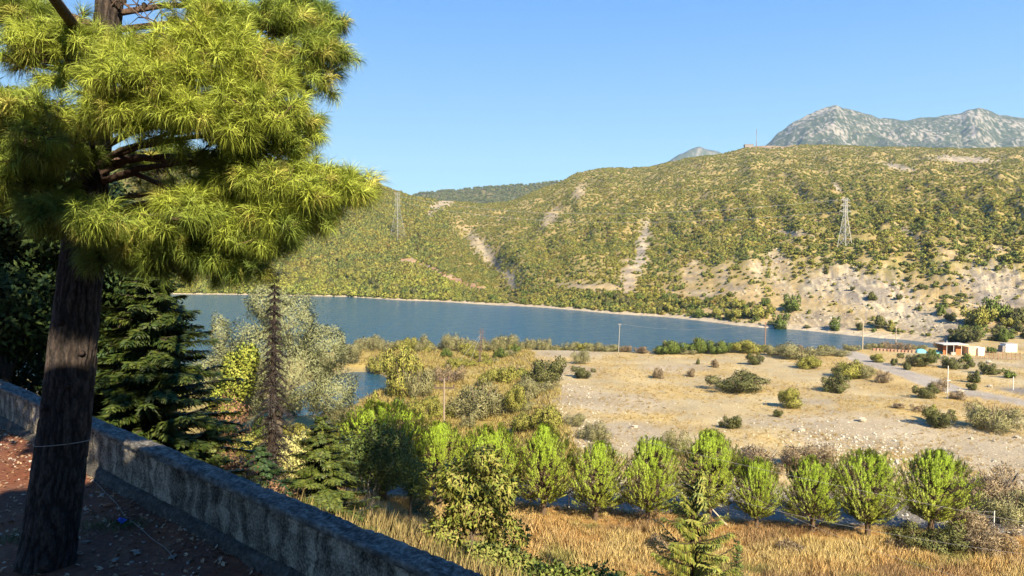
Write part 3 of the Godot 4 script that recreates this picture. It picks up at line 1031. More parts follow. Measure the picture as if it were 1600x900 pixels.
	leafy_tree("willow_tree", "large pale grey-green willow beside the lake inlet", Vector3(-27.0, 2.0, -86.0), [[Vector3(2.0, 8.5, 0), Vector3(5.0, 4.4, 4.4)], [Vector3(-2.6, 10.5, 0), Vector3(4.0, 4.4, 4.0)], [Vector3(1.4, 14.6, 0), Vector3(3.8, 3.6, 3.5)], [Vector3(-1.2, 16.6, 0), Vector3(2.6, 2.4, 2.4)], [Vector3(5.6, 11.4, 0), Vector3(3.0, 3.2, 3.0)], [Vector3(6.4, 6.0, 0), Vector3(3.2, 3.4, 3.0)], [Vector3(-4.2, 6.6, 1), Vector3(3.2, 3.6, 3.0)]], 70000, 0.32, 0.075, pale, 0.45, Color(0.2, 0.17, 0.13), 141, "tree", 0.6, 0.55)
	leafy_tree("willow_tree", "slim pale willow left of the large one, against the water", Vector3(-36.0, 2.0, -92.0), [[Vector3(0, 12.5, 0), Vector3(1.3, 2.6, 1.3)], [Vector3(0.6, 8.5, 0), Vector3(2.2, 3.2, 2.0)], [Vector3(-1.8, 7.0, 0), Vector3(2.2, 3.4, 2.0)]], 15000, 0.32, 0.075, pale, 0.2, Color(0.2, 0.17, 0.13), 142, "tree", 0.4)
	var lime := [Color(0.22, 0.24, 0.035), Color(0.17, 0.21, 0.03), Color(0.28, 0.28, 0.05)]
	leafy_tree("poplar_tree", "bright yellow-green tree at the foot of the pale willow's left side", Vector3(-29.5, 3.0, -80.0), [[Vector3(0, 8.0, 0), Vector3(2.0, 2.8, 2.0)], [Vector3(-1.2, 5.2, 0), Vector3(2.2, 2.6, 2.0)], [Vector3(1.2, 10.0, 0), Vector3(1.4, 1.8, 1.4)]], 7000, 0.34, 0.2, lime, 0.2, Color(0.2, 0.17, 0.13), 143)
	leafy_tree("poplar_tree", "yellow tree glimpsed through the dark firs left of the willow", Vector3(-37.5, 4.0, -76.0), [[Vector3(0, 9.0, 0), Vector3(2.6, 3.4, 2.2)], [Vector3(2.2, 6.0, 0), Vector3(2.6, 3.0, 2.2)]], 6000, 0.36, 0.2, [Color(0.32, 0.29, 0.06), Color(0.25, 0.25, 0.05)], 0.2, Color(0.2, 0.17, 0.13), 144)
	leafy_tree("poplar_tree", "light green bushy tree on the inlet's near bank", Vector3(-13.2, 3.4, -60.0), [[Vector3(0, 4.6, 0), Vector3(1.6, 2.2, 1.5)], [Vector3(-1.4, 3.2, 0), Vector3(1.6, 2.0, 1.5)]], 5200, 0.26, 0.14, lime, 0.14, Color(0.2, 0.17, 0.13), 145)
	leafy_tree("poplar_tree", "cream-yellow bush behind the dark firs, below the willow", Vector3(-15.6, 6.0, -52.0), [[Vector3(0, 4.0, 0), Vector3(1.8, 1.8, 1.5)], [Vector3(1.2, 2.6, 0), Vector3(1.6, 1.6, 1.5)]], 4600, 0.26, 0.12, [Color(0.36, 0.33, 0.13), Color(0.3, 0.3, 0.1)], 0.12, Color(0.2, 0.17, 0.13), 146)
	# small trees in the shade in the middle
	leafy_tree("small_tree", "small shaded tree with a pale forked trunk behind the parapet", Vector3(-6.7, ground(-6.7, 34.5), -34.5), [[Vector3(0.2, 2.9, 0), Vector3(1.5, 1.3, 1.3)], [Vector3(1.3, 3.3, 0.2), Vector3(1.3, 1.3, 1.2)], [Vector3(-0.8, 3.6, 0), Vector3(1.1, 1.0, 1.0)], [Vector3(0.7, 4.2, 0), Vector3(1.2, 0.8, 1.1)]], 6500, 0.13, 0.07, [Color(0.07, 0.105, 0.028), Color(0.09, 0.125, 0.03), Color(0.12, 0.14, 0.04)], 0.11, Color(0.46, 0.42, 0.36), 151, "tree", 0.4, 0.4, 0.28)
	leafy_tree("small_tree", "slim dark-stemmed sapling right of the pale forked trunk", Vector3(-5.6, ground(-5.6, 40.5), -40.5), [[Vector3(0, 3.2, 0), Vector3(1.2, 1.0, 1.1)], [Vector3(0.3, 2.4, 0), Vector3(0.8, 0.6, 0.8)]], 3000, 0.13, 0.07, [Color(0.08, 0.12, 0.03), Color(0.10, 0.13, 0.03)], 0.06, bark, 152, "tree", 0.3, 0.4, 0.6)
	# the walnut and the vines below the wall
	leafy_tree("walnut_tree", "sunlit yellow-green walnut tree with long leaves below the wall", Vector3(-1.6, ground(-1.6, 28.0), -28.0), [[Vector3(0.2, 2.2, 0), Vector3(1.5, 1.0, 1.3)], [Vector3(-0.4, 3.2, 0), Vector3(1.2, 0.9, 1.1)], [Vector3(1.0, 3.0, 0.2), Vector3(1.0, 0.9, 1.0)], [Vector3(0.5, 4.0, 0), Vector3(0.8, 0.7, 0.8)], [Vector3(-1.0, 1.3, 0.4), Vector3(1.0, 0.8, 1.0)], [Vector3(1.3, 1.3, 0.3), Vector3(1.0, 0.8, 0.9)]], 6000, 0.21, 0.085, [Color(0.17, 0.19, 0.035), Color(0.13, 0.16, 0.03), Color(0.23, 0.22, 0.05), Color(0.21, 0.19, 0.055)], 0.09, Color(0.2, 0.16, 0.12), 161, "tree", 0.9, 0.45)
	leafy_tree("vine_shrub", "sunlit leafy shrub at the bottom edge, right of the wall's end", Vector3(1.75, ground(1.75, 22.0), -22.0), [[Vector3(-0.6, 0.95, 0), Vector3(1.2, 0.65, 1.0)], [Vector3(0.8, 0.8, 0), Vector3(1.2, 0.6, 1.0)], [Vector3(1.6, 0.45, 0.2), Vector3(0.9, 0.5, 0.8)]], 5200, 0.12, 0.085, [Color(0.14, 0.18, 0.035), Color(0.11, 0.15, 0.03), Color(0.19, 0.2, 0.05)], 0.05, Color(0.2, 0.16, 0.12), 162, "shrub", 0.2, 0.5, 0.2)
	leafy_tree("vine_shrub", "low leafy shrub between the walnut tree and the wall", Vector3(-0.9, ground(-0.9, 23.5), -23.5), [[Vector3(0, 0.7, 0), Vector3(1.1, 0.7, 0.9)], [Vector3(1.1, 0.5, 0), Vector3(0.9, 0.5, 0.8)]], 3600, 0.12, 0.08, [Color(0.15, 0.18, 0.04), Color(0.2, 0.2, 0.05)], 0.05, Color(0.2, 0.16, 0.12), 163, "shrub", 0.3, 0.5, 0.2)
	leafy_tree("neighbour_pine", "broad pine left of the yard whose shade dapples the far end of the wall", Vector3(-7.4, YARD, -5.2), [[Vector3(2.0, 5.7, 0), Vector3(1.1, 0.9, 1.2)], [Vector3(0, 9.0, 0), Vector3(2.6, 2.4, 2.2)], [Vector3(-2.2, 10.5, 0), Vector3(2.4, 2.4, 2.2)], [Vector3(1.3, 6.6, 0.2), Vector3(1.6, 1.4, 1.6)], [Vector3(-0.6, 12.0, 0), Vector3(2.2, 1.8, 2.0)]], 8000, 0.32, 0.14, dark, 0.22, bark, 172, "tree", 0.2, 0.2)
	# a tall pine right of the house, out of view, whose shade lies over the left of the row
	leafy_tree("tall_pine", "tall pine standing right of the house, beyond the wall", Vector3(9.9, ground(9.9, 5.0), -5.0), [[Vector3(0, 24.0, 0), Vector3(3.4, 3.6, 2.4)], [Vector3(0, 20.5, 0), Vector3(3.8, 3.0, 2.4)], [Vector3(0.4, 27.0, 0), Vector3(2.4, 2.4, 2.0)], [Vector3(-3.6, 17.6, 0), Vector3(2.4, 2.8, 2.0)]], 5500, 0.5, 0.2, dark, 0.35, bark, 171, "tree", 0.2, 0.1)


# ------------------------------------------------------------------ the leaning pine in the yard
func trunk_at(h: float) -> Vector3:
	return Vector3(-4.55 + 0.165 * h - 0.0057 * h * h + 0.015 * sin(h * 1.3), YARD + h, -7.2 + 0.02 * sin(h * 0.9))


func build_pine() -> void:
	var r := RandomNumberGenerator.new()
	r.seed = 55
	var o := thing("pine_tree", "big leaning pine with long bright needles rising from the yard", "tree", Vector3.ZERO)
	var girth := [0.0, 0.272, 0.25, 0.25, 0.9, 0.238, 1.8, 0.222, 2.8, 0.196, 3.9, 0.155, 5.3, 0.122, 7.5, 0.08, 10.8, 0.02]
	var p := PackedVector3Array()
	var c := PackedColorArray()
	var sides := 120
	var rows := 460
	for j in rows:
		var h := -0.1 + 10.7 * pow(float(j) / (rows - 1), 1.25)
		var at := trunk_at(h)
		var rad := curve(girth, maxf(h, 0.0))
		for i in sides + 1:
			var th := TAU * i / sides
			var e := Vector3(cos(th), 0, -sin(th))
			# bark plates: raised long scales between dark furrows
			var q := absf(ridge.get_noise_3d(e.x * 120.0, h * 110.0, e.z * 120.0))
			var plate := smoothstep(0.03, 0.3, q)
			var bump := -0.016 * (1.0 - plate) + 0.006 * fine.get_noise_3d(e.x * 30.0, h * 40.0, e.z * 30.0)
			var k := clampf(0.5 + 1.4 * fine.get_noise_3d(e.x * 40.0, h * 40.0, e.z * 40.0), 0, 1)
			p.append(at + e * (rad + bump * clampf(rad / 0.2, 0.4, 1.2)))
			c.append(Color(0.022, 0.019, 0.019).lerp(Color(0.068, 0.058, 0.055).lerp(Color(0.105, 0.082, 0.07), k), 0.25 + 0.75 * plate))
	var s := Shape.new()
	s.grid(p, c, sides + 1, rows)
	part("trunk", s.mesh(mats.bark), o)
	# stubs of shed branches on the trunk
	for q in [[1.55, 0.4], [1.75, -0.5], [2.35, 0.1], [2.05, -0.9], [3.3, 0.5]]:
		var a: float = q[1] + PI * 0.5
		var e := Vector3(cos(a), 0.15, sin(a))
		var b := trunk_at(q[0]) + e * (curve(girth, q[0]) - 0.03)
		var st := Shape.new()
		st.tube([b, b + e * 0.045], [0.04, 0.03], 8, Color(0.06, 0.045, 0.04))
		part("branch_stub", st.mesh(mats.bark), o)
	# needle fountains
	var tufts := []
	for k in 4:
		var t := Shape.new()
		for i in 108:
			var a := r.randf() * TAU
			var open := deg_to_rad(r.randf_range(8.0, 85.0))
			var out := Vector3(cos(a), 0, sin(a))
			var base := Vector3(0, -r.randf() * 0.09, 0)
			var length := r.randf_range(0.11, 0.175)
			var d1 := (out * sin(open) + Vector3.UP * cos(open)).normalized()
			var d2 := (d1 + Vector3(0, -0.05, 0.75)).normalized()
			var mid := base + d1 * length * 0.5
			var tip := mid + d2 * length * 0.5
			var side := d1.cross(unit(r)).normalized() * 0.00125
			var m := (out * 0.6 + Vector3.UP * 0.5 + Vector3(0, 0, -0.3) + unit(r) * 0.4).normalized()
			var v := r.randf_range(0.75, 1.2)
			var tone := Color(1.0 * v, 1.0 * v, 0.9 * v)
			var kk := t.v.size()
			for q in [base - side, base + side, mid + side, mid - side, tip]:
				t.vert(q, m, tone)
			t.t.append_array(PackedInt32Array([kk, kk + 2, kk + 1, kk, kk + 3, kk + 2, kk + 3, kk + 4, kk + 2]))
		tufts.append(t.mesh(mats.needle))
	# boughs: [column, height row, range, half width, half height (in columns), tufts, tone]; the tone 0 is fresh, 1 is old
	var boughs := [
		[110, 110, 6.3, 95, 60, 150, 0.1], [230, 150, 5.9, 105, 62, 200, 0.0], [335, 115, 6.1, 100, 66, 190, 0.0], [440, 70, 7.2, 80, 52, 130, 0.55], [500, 112, 6.9, 52, 42, 90, 0.35],
		[405, 180, 6.1, 85, 52, 150, 0.1], [466, 212, 6.5, 44, 36, 70, 0.35], [300, 205, 5.9, 75, 42, 110, 0.0], [55, 205, 5.9, 80, 58, 130, 0.3], [190, 205, 5.9, 60, 34, 70, 0.05],
		[35, 305, 6.2, 70, 42, 80, 0.5], [110, 365, 5.9, 85, 38, 110, 0.5], [465, 308, 6.3, 95, 46, 170, 0.1], [545, 315, 6.4, 44, 38, 75, 0.15], [385, 300, 6.5, 60, 36, 80, 0.15],
		[330, 350, 6.3, 85, 40, 110, 0.2], [415, 375, 6.5, 65, 38, 90, 0.35], [250, 385, 6.6, 60, 36, 70, 0.5], [340, 420, 6.9, 62, 26, 60, 0.5], [290, 410, 6.5, 75, 34, 90, 0.6], [400, 415, 6.5, 45, 34, 60, 0.6], [190, 415, 6.7, 55, 34, 60, 0.7], [450, 360, 6.2, 60, 34, 70, 0.4], [430, 248, 6.4, 62, 24, 55, 0.35], [345, 245, 6.7, 60, 24, 50, 0.45], [95, 262, 6.6, 70, 36, 70, 0.5], [480, 28, 7.7, 52, 36, 80, 0.8], [515, 55, 7.8, 26, 30, 34, 0.8],
		[330, 45, 6.7, 62, 38, 80, 0.3], [30, 45, 7.0, 62, 44, 70, 0.5], [150, 110, 6.8, 90, 50, 110, 0.3], [430, 130, 6.9, 70, 50, 90, 0.4], [250, 270, 7.6, 90, 45, 60, 0.6],
		[90, -70, 7.4, 90, 60, 90, 0.3], [300, -90, 7.2, 110, 60, 110, 0.3], [-110, 90, 6.6, 110, 80, 120, 0.3], [440, -60, 7.6, 80, 50, 70, 0.5], [200, -190, 7.2, 130, 80, 130, 0.3], [-60, -150, 7.0, 120, 80, 110, 0.3], [-120, 260, 6.2, 100, 70, 90, 0.4], [-108, -275, 3.4, 76, 165, 220, 0.3],
	]
	for b in boughs:
		var centre := up_at(b[0], b[1], b[2])
		var sx: float = b[3] / FOCAL * b[2]
		var sy: float = b[4] / FOCAL * b[2]
		var rad := Vector3(sx, sy, sx * 0.8)
		var reach := Vector2(centre.x - trunk_at(4.0).x, centre.z + 7.2).length()
		var hit := clampf(centre.y - YARD - 0.03 * reach - 0.1, 3.2, 9.0)
		var root := trunk_at(hit)
		var wood := Shape.new()
		var bark := Color(0.15, 0.105, 0.08)
		var bend := root.lerp(centre, 0.55) + Vector3(r.randf_range(-0.08, 0.08), 0.10, r.randf_range(-0.1, 0.1))
		var thick := 0.013 + 0.010 * reach
		wood.tube([root, root.lerp(bend, 0.5) + Vector3(0, 0.05, 0), bend, bend.lerp(centre, 0.6) + Vector3(0, r.randf_range(-0.05, 0.05), 0), centre], [thick, thick * 0.85, thick * 0.65, thick * 0.45, thick * 0.25], 8, bark, 0.1, r)
		var places := [[], [], [], []]
		var tints := [PackedColorArray(), PackedColorArray(), PackedColorArray(), PackedColorArray()]
		var fans := int(b[5] / 8.5) + 3
		for f in fans:
			var u := unit(r)
			if u.y < -0.2 and r.randf() < 0.6:
				u.y = -u.y
			var from := bend.lerp(centre, r.randf_range(0.35, 1.0)) + unit(r) * rad * 0.15
			var to := centre + u * rad * r.randf_range(0.7, 1.12)
			var run := to - from
			var hang := Vector3(0, -0.10 * run.length(), 0)
			var elbow := from.lerp(to, 0.5) - hang
			wood.tube([from, elbow, to], [maxf(0.008, thick * 0.3), 0.008, 0.004], 5, bark)
			var old: float = b[6] + r.randf_range(-0.22, 0.3)
			var n := r.randi_range(6, 10)
			for i in n:
				var q := lerpf(0.42, 1.0, float(i + 1) / n)
				var at := from.lerp(elbow, q * 2.0) if q < 0.5 else elbow.lerp(to, q * 2.0 - 1.0)
				var dir := run.normalized()
				var sidew := unit(r)
				sidew = (sidew - dir * sidew.dot(dir)).normalized()
				if i < n - 1:
					var off := at + (sidew * Vector3(1, 0.5, 1) + Vector3(0, 0.15, 0)) * r.randf_range(0.07, 0.24) + dir * 0.07
					wood.tube([at, off], [0.005, 0.0035], 3, Color(0.2, 0.14, 0.09))
					at = off
				var ax := (dir * 0.75 + sidew * (0.55 if i < n - 1 else 0.1) + Vector3(0, 0.05, 0)).normalized()
				var sd := ax.cross(Vector3.DOWN + unit(r) * 0.15).normalized()   # the needles hang to the local z, which lies downwards
				var bs := Basis(sd, ax, sd.cross(ax)).scaled_local(Vector3.ONE * r.randf_range(0.85, 1.25))
				var k := r.randi() % 4
				places[k].append(Transform3D(bs, at))
				var tone := Color(0.45, 0.52, 0.08).lerp(Color(0.16, 0.25, 0.06), clampf(old + r.randf_range(-0.2, 0.2), 0, 1))
				if r.randf() < 0.10:
					tone = Color(0.55, 0.52, 0.13)
				tints[k].append(tone)
		var br := part("branch", wood.mesh(mats.bark), o)
		for k in 4:
			if places[k].size():
				scatter("needles", tufts[k], places[k], tints[k], br)
	# bare boughs and twigs that show against the sky and the shade
	var bare_wood := [
		[up_at(152, 48, 7.2), up_at(90, 22, 7.1), up_at(10, 8, 7.0), up_at(-70, -5, 6.9), 0.055], [up_at(150, 70, 7.2), up_at(85, 42, 7.0), up_at(0, 26, 6.9), up_at(-60, 18, 6.8), 0.045],
		[up_at(152, 252, 7.2), up_at(110, 240, 7.0), up_at(40, 246, 6.9), up_at(-30, 243, 6.8), 0.034], [up_at(158, 258, 7.2), up_at(220, 247, 7.0), up_at(290, 254, 6.9), up_at(348, 262, 6.8), 0.04],
		[up_at(160, 285, 7.2), up_at(215, 272, 7.1), up_at(270, 296, 7.0), up_at(310, 306, 7.0), 0.03], [up_at(152, 330, 7.2), up_at(110, 329, 6.7), up_at(60, 330, 6.5), up_at(15, 342, 6.4), 0.016],
		[up_at(170, 20, 7.2), up_at(205, 12, 7.1), up_at(228, 30, 7.1), up_at(262, 50, 7.1), 0.009], [up_at(172, 5, 7.2), up_at(215, -8, 7.1), up_at(250, 12, 7.0), up_at(272, 36, 7.0), 0.008],
		[up_at(172, 30, 7.2), up_at(190, 8, 7.1), up_at(215, -2, 7.1), up_at(260, 4, 7.1), 0.009], [up_at(160, 350, 7.2), up_at(200, 340, 6.9), up_at(240, 372, 6.8), up_at(262, 402, 6.8), 0.008],
		[up_at(50, 205, 6.6), up_at(30, 206, 6.4), up_at(10, 208, 6.4), up_at(-20, 206, 6.3), 0.011],
	]
	for b in bare_wood:
		var w := Shape.new()
		w.tube([b[0], b[1], b[2], b[3]], [b[4], b[4] * 0.85, b[4] * 0.65, b[4] * 0.4], 9, Color(0.2, 0.14, 0.11), 0.12, r)
		for i in 7:
			var q: Vector3 = b[1].lerp(b[3], r.randf())
			var e := q + unit(r) * Vector3(0.22, 0.25, 0.2)
			w.tube([q, q.lerp(e, 0.5) + unit(r) * 0.03, e], [0.006, 0.005, 0.003], 4, Color(0.15, 0.11, 0.09))
		part("bare_branch", w.mesh(mats.bark), o)
	# cones among the bare twigs
	for q in [[195, 15], [203, 9], [234, 15], [150, 60]]:
		var cn := Shape.new()
		var at := up_at(q[0], q[1], 7.1)
		cn.tube([at + Vector3(0, 0.03, 0), at + Vector3(0, 0.015, 0), at, at - Vector3(0, 0.03, 0)], [0.008, 0.022, 0.024, 0.008], 8, Color(0.06, 0.045, 0.035), 0.2, r)
		part("cone", cn.mesh(mats.bark), o)


# ------------------------------------------------------------------ the row of young stone pines
func build_row() -> void:
	var protos := []
	for k in 6:
		var r := RandomNumberGenerator.new()
		r.seed = 200 + k
		var wood := Shape.new()
		var green := Shape.new()
		var bark := Color(0.21, 0.15, 0.10)
		wood.tube([Vector3(0, -0.3, 0), Vector3(0, 1.4, 0), Vector3(0.03, 3.0, 0.02), Vector3(0, 5.2, 0)], [0.17, 0.14, 0.10, 0.03], 10, bark, 0.08, r)
		var shoots := 1050
		for i in shoots:
			var y := 1.45 + 4.55 * r.randf()
			var t := (y - 1.45) / 4.55
			var rad := 2.5 * pow(sin(PI * clampf([0.14, 0.2, 0.1, 0.24, 0.17, 0.12][k] + [0.80, 0.76, 0.82, 0.74, 0.78, 0.84][k] * t, 0, 1)), [0.55, 0.75, 0.6, 0.8, 0.5, 0.7][k])
			var a := r.randf() * TAU
			rad *= (0.78 + 0.6 * fine.get_noise_2d(cos(a) * 16.0 + k * 40.0, sin(a) * 16.0 + t * 18.0)) * (0.45 + 0.55 * sqrt(r.randf()))
			var out := Vector3(cos(a), 0, sin(a))
			var tip := out * rad + Vector3(0, y, 0)
			var ax := (Vector3.UP * (0.45 + 1.1 * t) + out * (0.75 - 0.45 * t) + unit(r) * 0.18).normalized()
			var length := r.randf_range(0.42, 0.75)
			var from := tip - ax * length
			if i % 3 == 0:
				wood.tube([Vector3(0, maxf(1.6, y - 0.5 * rad - 0.5), 0), from * Vector3(0.6, 1, 0.6) - Vector3(0, 0.15, 0), from], [0.03, 0.02, 0.01], 4, bark)
			wood.tube([from, tip], [0.014, 0.008], 3, Color(0.2, 0.17, 0.07))
			var fresh := Color(0.20, 0.285, 0.022).lerp(Color(0.235, 0.245, 0.035), clampf(1.0 - t * 1.3 + r.randf_range(-0.3, 0.3), 0, 1))
			for n in 26:
				var q := r.randf()
				var b := from + ax * length * q
				var e := ax.cross(unit(r)).normalized()
				var d := (ax * 0.95 + e * 0.62).normalized()
				var m := (out * 0.55 + e * 0.5 + Vector3.UP * 0.35).normalized()
				var v := r.randf_range(0.75, 1.25)
				green.leaf(b, d, d.cross(m).normalized(), r.randf_range(0.15, 0.22), 0.026, m, Color(fresh.r * v, fresh.g * v, fresh.b * v))
		protos.append([wood.mesh(mats.bark), green.mesh(mats.needle)])
	# [column, range, height, width, kind, label]
	var list := [
		[596, 53.6, 7.5, 1.6, 0, "large shaded young pine at the left end of the row, with sunlit tips"],
		[685, 52.6, 6.4, 1.1, 1, "narrow half-shaded young pine right of the large shaded one"],
		[762, 52.0, 6.2, 1.0, 2, "bright young pine rising behind the walnut tree"],
		[850, 51.3, 6.5, 1.02, 3, "broad bright young pine between the walnut and the middle of the row"],
		[932, 50.6, 5.5, 0.95, 1, "young pine with a bare lower trunk, left of the middle of the row"],
		[1014, 49.6, 5.9, 0.9, 4, "young pine with the thickest bare trunk, left of the upright fir"],
		[1112, 49.9, 6.3, 1.0, 5, "tall young pine partly hidden behind the upright fir"],
		[1187, 48.8, 4.9, 0.72, 2, "smallest young pine of the row, right of the upright fir"],
		[1276, 48.2, 5.0, 0.85, 4, "young pine third from the right end of the row"],
		[1364, 47.4, 5.7, 0.95, 2, "round young pine second from the right end of the row"],
		[1463, 47.6, 5.7, 1.02, 5, "dense young pine at the right end of the row, beside dry brush"],
	]
	for e in list:
		var at := spot(e[0], e[1])
		var o := thing("young_pine", e[5], "tree", at, "young pines in the row")
		o.rotation.y = float(e[0])
		o.scale = Vector3(e[3] * 1.18, e[2] / 6.1, e[3] * 1.18)
		o.rotation.z = 0.06 * sin(float(e[0]))
		o.rotation.x = 0.05 * sin(float(e[0]) * 1.7)
		part("trunk", protos[e[4]][0], o)
		part("needles", protos[e[4]][1], o, "stuff")
	# wire fence behind the row
	var f := thing("wire_fence", "low fence of thin pale posts and wire behind the pine row", "fence")
	var posts := []
	for i in 10:
		var a := 806.0 + 84.2 * i
		posts.append(spot(a, 52.9 - 0.42 * i))
	for q in posts:
		var s := Shape.new()
		s.tube([q - Vector3(0, 0.2, 0), q + Vector3(0, 1.5, 0)], [0.04, 0.04], 8, Color(0.45, 0.44, 0.41))
		part("post", s.mesh(mats.plain), f)
	for k in 4:
		var s := Shape.new()
		for i in posts.size() - 1:
			var h := Vector3(0, 0.3 + 0.37 * k, 0)
			s.tube([posts[i] + h, posts[i].lerp(posts[i + 1], 0.5) + h - Vector3(0, 0.03, 0), posts[i + 1] + h], [0.006, 0.006, 0.006], 4, Color(0.4, 0.39, 0.37))
		part("wire", s.mesh(mats.metal), f)
	# the slanting brace against a post
	var br := Shape.new()
	br.tube([spot(1142, 49.2) + Vector3(0, 0.05, 0), spot(1112, 49.4) + Vector3(0, 1.3, 0)], [0.05, 0.045], 8, Color(0.35, 0.29, 0.22))
	part("brace", br.mesh(mats.plain), f)


const HUES := ["pale grey-olive", "fresh green", "yellow-green", "dry brown", "dark olive"]


func beside(a: float, marks: Array) -> String:   # the landmark that a compass column lies at
	for i in range(0, marks.size() - 2, 2):
		if a < marks[i + 2]:
			return marks[i + 1]
	return marks[marks.size() - 1]


func size_word(v: float, lo: float, hi: float) -> String:
	return "small" if v < lo + (hi - lo) * 0.33 else ("large" if v > lo + (hi - lo) * 0.67 else "mid-sized")


# ------------------------------------------------------------------ bushes on the plain and along the shores
func range_of(a: float, row: float) -> float:   # how far the ground is that shows at that height row
	var d := 45.0
	while d < 300.0:
		var x := (a - 800.0) / FOCAL * d
		if EYE - ground(x, d) <= (row - 400.0) / FOCAL * d:
			return d
		d += 0.5
	return d


func bush_protos() -> Array:
	var r := RandomNumberGenerator.new()
	r.seed = 301
	var protos := []
	var tones := [
		[Color(0.24, 0.225, 0.10), Color(0.19, 0.185, 0.08), Color(0.29, 0.265, 0.135)],   # grey-olive
		[Color(0.12, 0.16, 0.035), Color(0.15, 0.185, 0.04), Color(0.09, 0.125, 0.03)],    # green
		[Color(0.25, 0.24, 0.05), Color(0.2, 0.21, 0.045), Color(0.3, 0.27, 0.07)],        # yellow-green
		[Color(0.25, 0.185, 0.11), Color(0.2, 0.15, 0.09), Color(0.31, 0.24, 0.15)],       # dry and twiggy
		[Color(0.115, 0.12, 0.04), Color(0.15, 0.145, 0.05), Color(0.085, 0.095, 0.035)],  # dark olive
	]
	for k in 5:
		for j in 3:
			var lobes := [[Vector3(0, 0.36, 0), Vector3(0.7, 0.42, 0.7)]]
			for i in 7:
				var a := r.randf() * TAU
				var q := r.randf_range(0.25, 0.78)
				lobes.append([Vector3(cos(a) * q, r.randf_range(0.22, 0.82), sin(a) * q), Vector3(1, r.randf_range(0.8, 1.3), 1) * r.randf_range(0.18, 0.42)])
			var s := Shape.new()
			var thin := k == 3 or k == 0
			foliage(s, lobes, 3000 if not thin else 3400, 0.115 if not thin else 0.14, 0.06 if not thin else 0.03, tones[k], r, -0.5, 0.35, 0.0)
			var w := Shape.new()
			for i in 7:
				var e := unit(r) * Vector3(0.6, 0, 0.6)
				w.tube([Vector3(e.x * 0.1, -0.1, e.z * 0.1), Vector3(e.x * 0.5, 0.4, e.z * 0.5), Vector3(e.x, 0.85, e.z)], [0.03, 0.02, 0.008], 4, Color(0.16, 0.12, 0.08))
			protos.append([w.mesh(mats.plain), s.mesh(mats.leaf)])
	for k in 5:   # finer leaved ones for the large bushes
		for j in 2:
			var lobes := [[Vector3(0, 0.36, 0), Vector3(0.7, 0.42, 0.7)]]
			for i in 11:
				var a := r.randf() * TAU
				var q := r.randf_range(0.25, 0.8)
				lobes.append([Vector3(cos(a) * q, r.randf_range(0.2, 0.82), sin(a) * q), Vector3(1, r.randf_range(0.8, 1.3), 1) * r.randf_range(0.15, 0.36)])
			var s := Shape.new()
			var thin := k == 3 or k == 0
			foliage(s, lobes, 9000, 0.06 if not thin else 0.08, 0.034 if not thin else 0.016, tones[k], r, -0.4, 0.35, 0.0)
			protos.append([protos[k * 3 + j][0], s.mesh(mats.leaf)])
	return protos


var protos_bush := []


func bush(called: String, label: String, at: Vector3, wide: float, tall: float, kind: int, group := "", category := "bush") -> Node3D:
	var o := thing(called, label, category, at - Vector3(0, 0.08 * tall, 0), group)
	var k := kind * 3 + rng.randi() % 3
	if wide > 1.5 and at.z > -190.0:
		k = 15 + kind * 2 + rng.randi() % 2
	o.rotation.y = rng.randf() * TAU
	o.scale = Vector3(wide, tall, wide)
	part("stem", protos_bush[k][0], o)
	part("foliage", protos_bush[k][1], o, "stuff")
	return o


